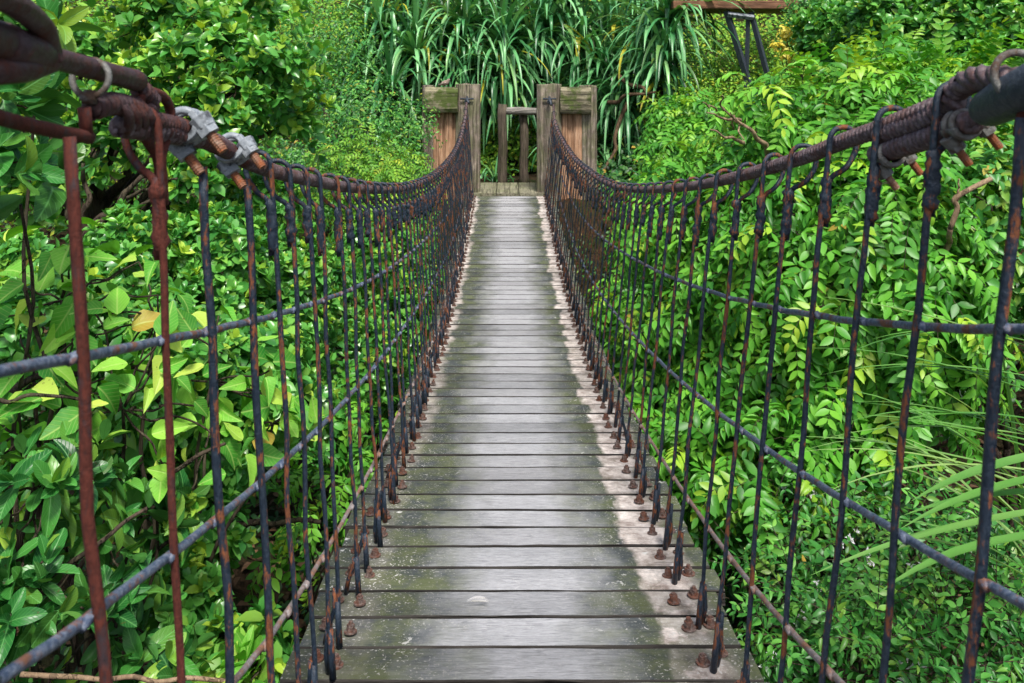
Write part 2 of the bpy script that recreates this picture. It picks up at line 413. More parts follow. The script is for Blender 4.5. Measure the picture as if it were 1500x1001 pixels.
def rosettes(Lv, tpl, tips, outd, k, ln, up=.5, youngp=.15, spread=1.0):
    n = len(tips); ax = norm(outd + np.array([0, 0, up]) + rng.normal(size=(n, 3)) * .25)
    a = norm(np.cross(ax, rng.normal(size=(n, 3)))); b = np.cross(ax, a)
    tipyoung = rng.random(n) < youngp
    base = rng.random(n) * .75
    for i in range(k):
        th = i * 2.39996 + rng.normal(size=n) * .2; el = (.15 + .75 * (i / k)) * spread
        rad = np.cos(th)[:, None] * a + np.sin(th)[:, None] * b
        d = norm(ax * math.cos(el * PI / 2) + rad * math.sin(el * PI / 2) + rng.normal(size=(n, 3)) * .12)
        nrm = norm(ax * math.sin(el * PI / 2) - rad * math.cos(el * PI / 2) + ax * .3)
        pos = tips - ax * (ln * .55 * (i / k))[:, None] if not np.isscalar(ln) else tips - ax * (ln * .55 * i / k)
        l = ln * (.6 + .5 * (i / k)) * rng.uniform(.8, 1.15, n)
        age = np.where(tipyoung & (i < k * .55), rng.uniform(.4, 1, n), rng.random(n) ** 6 * .5)
        Lv.add(tpl, pos, d, nrm, l, np.clip(base + rng.random(n) * .3, 0, 1) , age)
    return ax

def loose(Lv, tpl, pos, outd, ln, up=.5, hang=.3, youngp=.08, wid=1.0):
    """single leaves, blades facing out and up, tips hanging"""
    n = len(pos)
    nrm = norm(outd * .8 + np.array([0, -.15, up]) + rng.normal(size=(n, 3)) * .35)
    d = rng.normal(size=(n, 3)) + np.array([0, 0, -hang]) + outd * .3; d = norm(d - nrm * (d * nrm).sum(1, keepdims=True))
    Lv.add(tpl, pos, d, nrm, ln * rng.uniform(.6, 1.25, n), rng.random(n), np.where(rng.random(n) < youngp, rng.uniform(.4, 1, n), 0), wid)

def fronds(Lv, st, pos, outd, flen=.34, pairs=6, ln=.075, droop=1.0, youngp=.1, tpl='leaflet'):
    """pinnate leaves: a hanging stalk with leaflets in two ranks"""
    n = len(pos)
    side = norm(rng.normal(size=(n, 3)) * np.array([1, .6, .35]) + outd * .8)
    up = np.array([0, 0, 1.])
    young = np.where(rng.random(n) < youngp, rng.uniform(.25, .9, n), 0)
    base = rng.random(n) * .7
    fl = flen * rng.uniform(.6, 1.2, n)
    p = pos.copy(); pts = [p.copy()]
    d = norm(side + up * rng.uniform(.0, .5, (n, 1)))
    for i in range(pairs + 1):
        t = (i + 1) / (pairs + 1)
        d = norm(d + np.array([0, 0, -1.]) * (droop * .30) * (rng.uniform(.6, 1.3, (n, 1))))
        p = p + d * (fl / (pairs + 1))[:, None]; pts.append(p.copy())
        bn = norm(outd * .9 + up * .6 + rng.normal(size=(n, 3)) * .08); s = norm(np.cross(bn, d)); bn2 = norm(np.cross(d, s))
        l = ln * (.75 + .5 * math.sin(PI * min(1, t * .9 + .1))) * rng.uniform(.85, 1.15, n) * (fl / flen) ** .5
        if i < pairs:
            for sg in (-1, 1):
                ld = norm(s * sg * .85 + d * .62 + np.array([0, 0, -.12]) + rng.normal(size=(n, 3)) * .08)
                nn = norm(bn2 + rng.normal(size=(n, 3)) * .16)
                Lv.add(tpl, p, ld, nn, l, np.clip(base + rng.random(n) * .3, 0, 1), young * rng.uniform(.6, 1, n))
        else: Lv.add(tpl, p, d, bn2, l * 1.1, base, young)
    A = np.stack(pts, 1)
    if st is not None:
        for q in A: st.tube(q[::2], .0016, 3, cap=False)

def limb(mb, a, b, r0, r1, wob=.06, seed=0, n=8, sides=7, sag=0):
    r = random.Random(seed); a = np.array(a, float); b = np.array(b, float); D = np.linalg.norm(b - a)
    pts = []
    for i in range(n + 1):
        t = i / n; off = np.array([r.uniform(-1, 1) for _ in range(3)]) * wob * D * math.sin(PI * t)
        pts.append(a + (b - a) * t + off + np.array([0, 0, -sag * math.sin(PI * t)]))
    pts = smooth(pts, 3); m = len(pts)
    mb.tube(pts, [r0 + (r1 - r0) * i / (m - 1) for i in range(m)], sides, lump=.12, seed=seed)
    return pts

def shrub(name, blobs, style, mat, n, ln, label, cat, group=None, base=None, barkm='bark', tr=.03, extra=0, **kw):
    b0 = blobs[0]; c0 = P(*b0[:3])
    if base is None: base = (c0[0] * 1.02, c0[1] + .1)
    bz = float(gz(base[0], base[1]))
    root = empty(name, (base[0], base[1], bz)); tag(root, label, cat, group)
    pos, outd = shell(blobs, n, **{k: kw.pop(k) for k in list(kw) if k in ('thick', 'front', 'low', 'jit')})
    Lv = Leaves(); st = MB()
    B = np.array([base[0], base[1], bz - .05])
    for i, (x, y, Y, r) in enumerate(blobs):
        c = P(x, y, Y)
        fork = B + (c - B) * .35 + np.array([rng.normal() * .06, rng.normal() * .06, 0])
        limb(st, B, fork, tr, tr * .75, .05, i * 7, 4)
        limb(st, fork, c, tr * .75, tr * .35, .07, i * 7 + 1, 5)
        sel = rng.choice(len(pos), min(len(pos), 14 + int(extra)), replace=False)
        for j in sel:
            if np.linalg.norm(pos[j] - c) < r * 1.25: limb(st, c + (pos[j] - c) * .05, pos[j] - outd[j] * .02, tr * .28, .003, .08, int(j), 4, 5)
    if style == 'rosette': rosettes(Lv, kw.get('tpl', 'ficus'), pos, outd, kw.get('k', 7), ln, kw.get('up', .6), kw.get('young', .15))
    elif style == 'frond': fronds(Lv, st if kw.get('stalks', True) else None, pos, outd, kw.get('flen', .34), kw.get('pairs', 6), ln, kw.get('droop', 1.), kw.get('young', .1))
    else: loose(Lv, kw.get('tpl', 'small'), pos, outd, ln, kw.get('up', .5), kw.get('hang', .3), kw.get('young', .08), kw.get('wid', 1.0))
    Lv.build('crown', mat, root)
    st.build('stem', M[barkm], root)
    return root
# ------------------------------------------------------------------ ground
def grid_obj(name, xs, ys, fz, mat, **kw):
    X, Yg = np.meshgrid(xs, ys); Z = fz(X, Yg)
    nx, ny = len(xs), len(ys)
    v = np.stack([X, Yg, Z], -1).reshape(-1, 3)
    f = [(j * nx + i, j * nx + i + 1, (j + 1) * nx + i + 1, (j + 1) * nx + i) for j in range(ny - 1) for i in range(nx - 1)]
    me = bpy.data.meshes.new(name); me.from_pydata(v.tolist(), [], f); me.materials.append(mat)
    me.polygons.foreach_set('use_smooth', [True] * len(f))
    o = bpy.data.objects.new(name, me); C.objects.link(o); return tag(o, **kw)
xs = np.concatenate([np.linspace(-60, -8, 14)[:-1], np.linspace(-8, 8, 81), np.linspace(8, 60, 14)[1:]])
ys = np.concatenate([np.linspace(-40, -2, 10)[:-1], np.linspace(-2, 18, 101), np.linspace(18, 60, 20)[1:]])
def gzn(x, y): return gz(x, y) + .05 * np.sin(x * 9.1 + y * 3) * np.sin(y * 7.7 - x * 2) + .03 * np.sin(x * 23) * np.sin(y * 19)
grid_obj('ground', xs, ys, gzn, M['soil'], kind='structure')

# ------------------------------------------------------------------ the bridge
hp = np.polyfit([.3, 1.2, 1.97, 2.31, 2.87, 3.67, 4.6, 5.6, 6.5, 7.67, 9.54], [1.10, 1.17, 1.25, 1.29, 1.36, 1.434, 1.50, 1.53, 1.52, 1.475, 1.336], 4)
rp = np.polyfit([.45, .78, 1.04, 2.13, 3.15, 5.2, 6.3, 7.7, 8.8, 9.54], [-.08, .0, .045, .27, .43, .61, .62, .55, .41, .285], 4)
def deck_z(Y): return -float(np.polyval(hp, Y))
def rail_z(Y): return -float(np.polyval(rp, Y))
YF = 9.50
def lerp(a, b, Y): t = min(1, max(0, (Y - 1) / 8.5)); return a + (b - a) * t
CABLE = {-1: [(300, 205), (335, 221), (362, 236), (400, 251), (440, 261), (474, 268), (510, 275), (546, 278), (580, 278), (608, 272), (636, 258), (658, 236), (672, 211), (681, 176)],
         1: [(1395, 152), (1333, 172), (1280, 192), (1233, 208), (1190, 226), (1150, 239), (1100, 254), (1060, 264), (1026, 271), (993, 275), (954, 278), (920, 277), (892, 270), (864, 253), (836, 226), (814, 184)]}
RZ = {}
def top_x(s, Y): return lerp(-.402, -.428, Y) if s < 0 else lerp(.526, .49, Y)
def base_x(s, Y): return lerp(-.352, -.372, Y) if s < 0 else lerp(.425, .415, Y)
for s_ in (-1, 1):
    q = []
    for (x, y) in CABLE[s_]:
        Y = 2.0
        for _ in range(30): Y = (top_x(s_, Y) + s_ * .021) * FOC / (x - VX)
        q.append((Y, (VY - y) * Y / FOC))
    q = [(q[0][0] - .75, q[0][1] + .10)] + [k for k in q if k[0] < YF - .25] + [(YF + .02, -.285)]
    sm = np.array(smooth([(y, z, 0) for y, z in q], 8)); RZ[s_] = (sm[:, 0], sm[:, 1])
def rail_z(Y, s=-1): return float(np.interp(Y, *RZ[s]))
WIRES = {-1: [[(-60, 562), (0, 548), (115, 522), (230, 492), (315, 478), (400, 466), (440, 459), (493, 432), (538, 410), (572, 390), (600, 373), (625, 348), (642, 331), (668, 285)],
              [(-60, 1035), (20, 985), (150, 885), (262, 805), (330, 750), (385, 700), (440, 656), (481, 615), (519, 574), (536, 553), (555, 526), (574, 502), (589, 484), (625, 428), (642, 398), (668, 335)],
              [(260, 1085), (350, 985), (400, 935), (470, 820), (520, 730), (545, 682), (567, 639), (589, 596), (603, 568), (622, 524), (645, 468), (670, 385)]],
         1: [[(1580, 486), (1500, 483), (1345, 475), (1190, 465), (1140, 452), (1060, 434), (1018, 420), (976, 402), (942, 386), (914, 371), (884, 350), (856, 322), (830, 278), (815, 235)],
             [(1580, 925), (1500, 884), (1405, 830), (1315, 782), (1235, 735), (1170, 690), (1110, 645), (1070, 618), (1022, 582), (988, 551), (962, 525), (936, 498), (914, 471), (888, 443), (861, 400), (850, 377), (826, 314), (813, 262)],
             [(1330, 1085), (1220, 985), (1140, 905), (1100, 858), (1040, 775), (1000, 720), (969, 673), (957, 651), (933, 612), (909, 571), (890, 536), (871, 498), (850, 448), (822, 365)]]}
bridge = empty('suspension_bridge', (0.03, 2, deck_z(2)))
tag(bridge, 'narrow sagging footbridge with worn grey plank deck and rusty mesh railings on both sides', 'footbridge')

PITCH = .1235; CX = .03
def plank_mesh(i):
    r = random.Random(100 + i); mb = MB()
    hw = .49 + r.uniform(-.012, .012); w = PITCH - .009 + r.uniform(-.003, .001); n = 16; th = .036
    prof = [(-.5, -1), (-.5, -.09), (-.488, 0), (-.25, .03), (0, .04), (.25, .03), (.488, 0), (.5, -.09), (.5, -1)]
    vs = []; k = len(prof); e0 = [r.uniform(-.0016, .0016) for _ in range(n + 1)]; e1 = [r.uniform(-.0016, .0016) for _ in range(n + 1)]
    cup = r.uniform(-.002, .003); tw = r.uniform(-.002, .002)
    for a in range(n + 1):
        x = -hw + 2 * hw * a / n
        for (py, pz) in prof:
            y = py * w + (e0[a] if py < -.4 else e1[a] if py > .4 else 0)
            z = pz * (th if pz < 0 else cup * 20) + (x / hw) * tw + r.uniform(-.0004, .0004)
            if abs(py) < .49 and pz >= 0: z += cup * (.5 - abs(py))
            vs.append((x, y, z))
    fs = []
    for a in range(n):
        for b in range(k):
            b2 = (b + 1) % k
            fs.append((a * k + b, (a + 1) * k + b, (a + 1) * k + b2, a * k + b2))
    fs.append(tuple(range(k))); fs.append(tuple(n * k + q for q in range(k))[::-1])
    mb.add(vs, fs); return mb
def bolt_mb(mb, x, y, z, r, s=1.0):
    def disc(R0, z0, h, n, rot=0):
        vs = [(x + R0 * math.cos(2 * PI * k / n + rot), y + R0 * math.sin(2 * PI * k / n + rot), z + z0 + q * h) for q in (0, 1) for k in range(n)]
        fs = [(k, (k + 1) % n, n + (k + 1) % n, n + k) for k in range(n)] + [tuple(n + k for k in range(n)), tuple(range(n))[::-1]]
        mb.add(vs, fs)
    disc(.0195 * s, 0, .003, 18); disc(.0125 * s, .003, .0065, 6, r.random()); disc(.0122 * s, .0102, .006, 6, r.random()); disc(.0062 * s, .0162, r.uniform(.003, .008), 10)
np_ = int((YF - .28) / PITCH); planks = []; far_bolts = MB()
slots = []
for i in range(np_):
    Y = .30 + PITCH * i
    z = deck_z(Y); sl = math.atan2(deck_z(Y + .05) - deck_z(Y - .05), .1)
    rr = random.Random(i)
    o = plank_mesh(i).build('plank', M['plank'], bridge, smooth=False)
    o.data.materials.append(M['plank_side_shade'])
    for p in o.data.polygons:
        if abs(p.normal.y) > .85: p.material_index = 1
    o.location = Vector((CX + rr.uniform(-.006, .006), Y, z + rr.uniform(-.0015, .0015))) - bridge.location
    o.rotation_euler = (sl, 0, rr.uniform(-.004, .004))
    planks.append((o, Y, z))
    vis = Y > 1.5
    for bi, bx in enumerate((-.350, -.402, .406, .458)):
        X = bx + rr.uniform(-.006, .006); dy = rr.uniform(-.012, .012) + (.02 if bi in (1, 3) else 0)
        if vis and len(slots) < 100:
            b = MB(); bolt_mb(b, 0, 0, 0, rr, rr.uniform(.70, .88)); ob = b.build('bolt', M['bolt'], None, smooth=False)
            ob.parent = o; ob.location = (X - CX, dy, .0025); ob.rotation_euler = (rr.uniform(-.1, .1), rr.uniform(-.1, .1), 0); slots.append(ob)
        elif vis: bolt_mb(far_bolts, X, Y + dy, z + .003, rr, .8)
fb = far_bolts.build('bolt', M['bolt'], bridge, smooth=False); fb['kind'] = 'stuff'
for X in (-.36, .42):
    pts = [(X, y, deck_z(y) - .062) for y in np.linspace(.1, YF + .05, 60)]
    mb = MB(); mb.tube(pts, .014, 8); mb.build('deck_cable', M['cable'], bridge)

def helix(mb, path, R0, r, pitch, n=5, spt=9, phase=0):
    path = [np.array(p, float) for p in path]
    seg = [np.linalg.norm(path[i + 1] - path[i]) for i in range(len(path) - 1)]; cum = np.concatenate([[0], np.cumsum(seg)]); A = np.array(path)
    N = int(cum[-1] / pitch * spt); s = np.linspace(0, cum[-1], N)
    c = np.stack([np.interp(s, cum, A[:, k]) for k in range(3)], 1)
    t = norm(np.gradient(c, axis=0)); u = norm(np.cross(t, np.array([1, .13, .2]))); w = np.cross(t, u)
    ph = s / pitch * 2 * PI + phase
    q = c + R0 * (np.cos(ph)[:, None] * u + np.sin(ph)[:, None] * w)
    tq = norm(np.gradient(q, axis=0)); e1 = norm(q - c); e2 = np.cross(tq, e1)
    V = np.stack([q + r * (math.cos(2 * PI * k / n) * e1 + math.sin(2 * PI * k / n) * e2) for k in range(n)], 1).reshape(-1, 3)
    F = [(i * n + k, i * n + (k + 1) % n, (i + 1) * n + (k + 1) % n, (i + 1) * n + k) for i in range(N - 1) for k in range(n)]
    mb.add(V, F)

def bar_mb(s, Y, r, full=True, topdz=0, n=7, hook=True):
    """one upright: foot, shaft, weld lump, loop over the rail cable"""
    bx, tx = base_x(s, Y), top_x(s, Y); bz, tz = deck_z(Y) + .002, rail_z(Y, s) + topdz
    o = s                                                   # outwards
    dy = r.uniform(-.012, .012); mb = MB(); ra = .0047
    B = np.array([bx + r.uniform(-.008, .008), Y + dy, bz]); tx = tx + o * .021; Tp = np.array([tx - o * .021, Y, tz])
    pts = []
    n2 = 9
    for i in range(n2):
        t = i / n2
        p = B + (Tp - B) * t + np.array([r.uniform(-.003, .003), r.uniform(-.004, .004), 0]) * (1 if 0 < i < n2 else 0)
        pts.append(p)
    if hook:
        loop = [(-.021, -.012), (-.019, .008), (-.010, .020), (.004, .0235), (.018, .018), (.025, .003), (.020, -.022), (.004, -.045), (-.010, -.062), (-.013, -.10), (-.012, -.15 + r.uniform(-.03, .02))]
        lean = r.uniform(-.010, .014)
        pts2 = [np.array([tx + o * a, Y + lean * (.5 + a * 20), tz + b]) for a, b in loop]
        # the tail stays beside the shaft
        for k in (-1, -2, -3):
            t = (pts2[k][2] - B[2]) / (Tp[2] - B[2]); q = B + (Tp - B) * t; pts2[k] = q + np.array([o * .009, .005, 0])
        path = smooth(pts, 2)[:-1] + smooth(pts2, 3)
        mb.tube(path, ra, n, lump=.16, seed=r.randint(0, 9999))
        # weld
        t0, t1 = pts2[-3][2], pts2[-1][2]
        w = []; rad = []
        for k in range(13):
            z = t0 + .006 + (t1 - t0) * k / 12; t = (z - B[2]) / (Tp[2] - B[2]); w.append(B + (Tp - B) * t + np.array([o * .0045 + r.uniform(-.002, .002), .002, 0])); rad.append(r.uniform(.0072, .0108) if 0 < k < 12 else .005)
        mb.tube(w, rad, n, lump=.5, seed=r.randint(0, 9999))
    else:
        mb.tube(smooth(pts + [Tp + np.array([0, 0, -.01])], 2), ra * 1.25, n, lump=.1)
    # splayed foot
    f0 = B + (Tp - B) * .08; f1 = B + np.array([o * r.choice((.012, .014, .034)), .018, 0])
    mb.tube([B + (Tp - B) * r.uniform(.08, .13) + np.array([o * .006, .004, 0]), f0 + np.array([o * .008, .005, 0]), (f0 + f1) / 2 + np.array([o * .007, 0, 0]), f1], ra * 1.15, n, lump=.25)
    mb.tube([B, B + (Tp - B) * .05, B + (Tp - B) * .10], [ra * 1.5, ra * 1.5, ra * 1.1], n, lump=.3)
    return mb, B
LY = [.635, .784, .984, 1.129, 1.32, 1.458, 1.59, 1.73, 1.85, 2.05, 2.19]
RY = [.872, 1.045, 1.215, 1.39, 1.58, 1.74, 1.93, 2.13, 2.31]
for lst, gap in ((LY, .153), (RY, .176)):
    while lst[-1] < 9.2: lst.append(lst[-1] + gap + random.uniform(-.012, .012))
rails = {}
for s, YL in ((-1, LY), (1, RY)):
    rl = empty('side_railing', (base_x(s, 4), 4, deck_z(4)), None); rl.parent = bridge; rl.location = Vector((base_x(s, 4), 4, deck_z(4))) - bridge.location
    rails[s] = rl
    y0 = .93 if s < 0 else 1.03
    cpath = [(top_x(s, y) + s * .021, y, rail_z(y, s)) for y in np.linspace(y0, YF - .06, 140)]
    mb = MB(); mb.tube(cpath, .0085, 8); helix(mb, cpath, .0085, .0056, .0140); mb.build('handrail_cable', M['cable'], rl)
    r = random.Random(int(5 + s)); rest = MB()
    for k, Y in enumerate(YL):
        if s < 0 and k == 0: m_, B = bar_mb(s, Y, r, topdz=-.05, hook=False)
        elif s < 0 and k == 1: m_, B = bar_mb(s, Y, r, topdz=-.048 - rail_z(.784, -1), hook=False)
        elif s > 0 and k < 1: m_, B = bar_mb(s, Y, r, topdz=-.035 - rail_z(.872, 1), hook=False)
        elif s < 0 and 3 <= k <= 4: m_, B = bar_mb(s, Y, r, topdz=-.03, hook=False)
        else: m_, B = bar_mb(s, Y, r, n=8 if Y < 3 else 6)
        if k < 49: m_.build('upright_bar', M['iron_rusty'] if (s < 0 and k < 3) else M['iron'], rl, org=tuple(B))
        else: rest.add(m_.v, m_.f)
    if rest.v: rest.build('upright_bar', M['iron'], rl)['kind'] = 'stuff'
    for q, dz in enumerate((.268, .52, .735)):
        r = random.Random(q * 3 + s)
        pts = []
        for (x, y) in WIRES[s][q]:
            Y = 2.0
            for _ in range(40):
                zz = (VY - y) * Y / FOC; f = min(1, max(0, (rail_z(Y, s) - zz) / (rail_z(Y, s) - deck_z(Y))))
                Y = (top_x(s, Y) + (base_x(s, Y) - top_x(s, Y)) * f + s * .010) * FOC / (x - VX)
            pts.append(((x - VX) * Y / FOC, Y, (VY - y) * Y / FOC))
        a_ = np.array(pts); deg = 5; cz = np.polyfit(a_[:, 1], a_[:, 2], deg); cx = np.polyfit(a_[:, 1], a_[:, 0], 2)
        pts = [(float(np.polyval(cx, Y)), Y, float(np.polyval(cz, Y)) + r.uniform(-.0012, .0012)) for Y in np.arange(a_[0, 1], a_[-1, 1], .06)]
        pts.append((top_x(s, YF), YF, pts[-1][2] + (YF - pts[-1][1]) * (pts[-1][2] - pts[-2][2]) / .06))
        mb = MB(); mb.tube(pts, .0053 if q < 2 else .0048, 8, lump=.08)
        # small welds at the crossings
        for Y in YL[:26]:
            i = int(np.argmin([abs(p[1] - Y) for p in pts])); p = np.array(pts[i]); p[1] = Y
            if i + 1 < len(pts) and pts[i][1] < Y: a, b = np.array(pts[i]), np.array(pts[i + 1])
            else: a, b = np.array(pts[max(0, i - 1)]), np.array(pts[i])
            tt = (Y - a[1]) / (b[1] - a[1] + 1e-9); p = a + (b - a) * tt
            mb.tube([p + np.array([-s * .004, -.011, 0]), p + np.array([-s * .004, 0, .002]), p + np.array([-s * .004, .011, 0])], [.004, .0064, .004], 6, lump=.3, seed=i)
        mb.build('mesh_wire', M['wire'] if q < 2 else M['wire_rust'], rl)

def torus_arc(mb, c, u, w, R0, r, a0=0, a1=2 * PI, n=24, k=8, ell=1.0):
    c, u, w = map(lambda q: np.array(q, float), (c, u, w)); u /= np.linalg.norm(u); w /= np.linalg.norm(w)
    mb.tube([c + R0 * (math.cos(a) * u + ell * math.sin(a) * w) for a in np.linspace(a0, a1, n)], r, k)
def clamp(px, py, Y, s, parent, sc=1.0, zm='zinc'):
    """wire rope grip: ribbed saddle round the cable, two threaded legs with hexagon nuts"""
    c = P(px, py, Y); t = np.array([top_x(s, Y + .05) - top_x(s, Y - .05), .1, rail_z(Y + .05, s) - rail_z(Y - .05, s)]); t /= np.linalg.norm(t)
    down = np.array([-.75 * s * -1 if s < 0 else -.55, .15, -.75]); down = np.array([.62, -.1, -.78]) if s < 0 else np.array([.55, -.3, -.78])
    down = down - t * down.dot(t); down /= np.linalg.norm(down); sd = np.cross(t, down)
    mb = MB()
    n_ = 15; vs = []; fs = []
    for k_, q in enumerate(np.linspace(-.35, PI + .35, n_)):
        dr = math.cos(q) * sd * 1.12 + math.sin(q) * down
        for (ro, al) in ((.0135, -.019), (.0135, .019), (.0205, .019), (.0225, .012), (.0195, .006), (.0195, -.006), (.0225, -.012), (.0205, -.019)):
            vs.append(c + dr * ro * sc + t * al * sc)
    for k_ in range(n_ - 1):
        for m_ in range(8): fs.append((k_ * 8 + m_, k_ * 8 + (m_ + 1) % 8, (k_ + 1) * 8 + (m_ + 1) % 8, (k_ + 1) * 8 + m_))
    fs += [tuple(range(8))[::-1], tuple((n_ - 1) * 8 + m_ for m_ in range(8))]; mb.add(vs, fs)
    for g in (-1, 1):
        mb.tube([c + sd * g * .021 * sc + down * .004 + t * .010 * sc * g, c + sd * g * .021 * sc + down * .020 * sc + t * .010 * sc * g], [.014 * sc, .012 * sc], 8)
    torus_arc(mb, c + t * .010 * sc, sd, -down, .0185 * sc, .0050 * sc, 0, PI); torus_arc(mb, c - t * .010 * sc, sd, -down, .0185 * sc, .0050 * sc, 0, PI)
    mb.build('cable_clamp', M[zm], parent, smooth=False, bevel=.0012)
    nb = MB(); sb = MB()
    for g in (-1, 1):
        b = c + sd * g * .020 * sc + down * .017 * sc + t * .010 * sc * g
        nb.tube([b, b + down * .011 * sc], .0125 * sc, 6); sb.tube([b + down * .008 * sc, b + down * .036 * sc], .0057 * sc, 10)
        for j in range(6): sb.tube([b + down * (.014 + .0035 * j) * sc, b + down * (.0158 + .0035 * j) * sc], .0064 * sc, 10)
    nb.build('clamp_nut', M[zm], parent, smooth=False); sb.build('clamp_bolt', M['rustbolt'], parent, smooth=False)

# hardware at the near end of the left handrail
rl = rails[-1]
def Lx(px, py, dx=0.0): # a point on the left handrail's vertical plane
    Y = (.421 - dx) * FOC / (VX - px); return P(px, py, Y)
mb = MB()
mb.tube(smooth([Lx(-90, 30), Lx(0, 62), Lx(62, 82)], 4), [.017] * 8 + [.014], 14); mb.tube([Lx(0, 62) , Lx(62, 84)], [.018, .0145], 14)
mb.tube([Lx(-30, 105), Lx(40, 100), Lx(75, 92)], [.012, .013, .010], 10)
mb.build('turnbuckle', M['barrel'], rl)
mb = MB(); mb.tube(smooth([Lx(-60, -12, .02), Lx(0, -2, .02), Lx(30, 12, .02), Lx(62, 42, .01), Lx(74, 78)], 4), .0105, 12)
mb.build('shackle', M['barrel'], rl)
mb = MB(); a, b = Lx(58, 80), Lx(205, 120); d = (b - a)
mb.tube([a, a + d * .15, a + d * .8, a + d * .93, a + d * .985, b], [.0125, .0105, .0115, .0125, .011, .006], 16, lump=.04)
mb.build('thimble_sleeve', M['barrel'], rl)
mb = MB(); c = Lx(133, 112); t = d / np.linalg.norm(d); u = np.array([0, 0, 1.]) - t * t[2]; u /= np.linalg.norm(u)
torus_arc(mb, c + u * -.002, u, np.cross(t, u), .0185, .0034, 0, 2 * PI, 28, 8)
lug = c - u * .018
mb.tube([lug + u * .004, lug - u * .010], [.006, .008], 8); mb.tube([lug - t * .012 - u * .004, lug + t * .010 - u * .006], .005, 8)
mb.build('ring_clamp', M['ring'], rl)
mb = MB(); e = Lx(127, 198)
mb.tube([Lx(123, 158), e], .0064, 10); mb.tube(smooth([Lx(-60, 158), Lx(0, 173), Lx(80, 192), Lx(131, 202)], 3), .0068, 10, lump=.06)
mb.build('tie_rod', M['iron_rusty'], rl)
mb = MB(); q = smooth([Lx(135, 160), Lx(165, 152), Lx(195, 160), Lx(225, 178), Lx(262, 186), Lx(300, 205), Lx(335, 222), Lx(362, 236)], 10)
mb.tube(q, .0085, 8); helix(mb, q, .0085, .0046, .0100, 6, 12)
q2 = smooth([Lx(205, 130), Lx(222, 150), Lx(215, 165), Lx(240, 190), Lx(262, 200)], 6); mb.tube(q2, .0085, 8); helix(mb, q2, .008, .0042, .009, 6, 12)
for k in range(4):
    a0 = Lx(165 + k * 11, 140 + k * 2); a1 = Lx(186 + k * 11, 196 + k * 1); mb.tube(smooth([a0, (a0 + a1) / 2 + np.array([.012, -.006, 0]), a1], 4), .0058, 8)
mb.build('rope_splice', M['barrel'], rl)
clamp(272, 186, .421 * FOC / (VX - 272), -1, rl, 1.12); clamp(341, 219, .421 * FOC / (VX - 341), -1, rl, 1.05)
mb = MB(); mb.tube(smooth([Lx(203, 152), Lx(208, 140), Lx(226, 136), Lx(244, 148), Lx(250, 172), Lx(243, 205), Lx(236, 230), Lx(238, 262), Lx(240, 300)], 5), .0062, 10, lump=.1)
mb.tube(smooth([Lx(192, 175), Lx(214, 205), Lx(231, 235), Lx(234, 285)], 5), [.006] * 15 + [.0075], 10, lump=.1); mb.build('upright_hook', M['iron_rusty'], rl)

# hardware at the near end of the right handrail
rr_ = rails[1]
def Rx(px, py, dx=0.0):
    Y = (.545 + dx) * FOC / (px - VX); return P(px, py, Y)
mb = MB(); q = smooth([Rx(1290, 200), Rx(1330, 186), Rx(1365, 172), Rx(1390, 152), Rx(1404, 130), Rx(1430, 116), Rx(1470, 116), Rx(1510, 124)], 10)
mb.tube(q, .0095, 8); helix(mb, q[:46], .0095, .0056, .0130, 6, 14); 
for g in range(4): helix(mb, q[44:], .0085, .0075, .085, 7, 40, g * PI / 2)
q = smooth([Rx(1283, 228), Rx(1330, 212), Rx(1380, 196), Rx(1425, 178)], 10); mb.tube(q, .0095, 8); helix(mb, q, .0095, .0056, .0130, 6, 14)
mb.build('rope_splice', M['cable'], rr_)
mb = MB(); a, b = Rx(1432, 168), Rx(1600, 80); d = b - a
mb.tube([a, a + d * .05, a + d * .12, a + d * .3, b], [.009, .016, .021, .0235, .0245], 18); mb.build('turnbuckle', M['steelblue'], rr_)
mb = MB(); torus_arc(mb, Rx(1492, 112), (0, .2, 1), (1, 0, 0), .026, .0042, 0, 2 * PI); mb.build('ring_clamp', M['ring'], rr_)
clamp(1302, 228, .545 * FOC / (1302 - VX), 1, rr_, .85, 'ring'); clamp(1408, 184, .545 * FOC / (1408 - VX), 1, rr_, .85, 'ring')  # darker steel colour stands in for shadow on the right-hand clamps
mb = MB(); mb.tube(smooth([Rx(1494, 200), Rx(1497, 178), Rx(1506, 150), Rx(1530, 132), Rx(1556, 140), Rx(1562, 165)], 4), .0068, 10); mb.build('upright_hook', M['iron_rusty'], rr_)

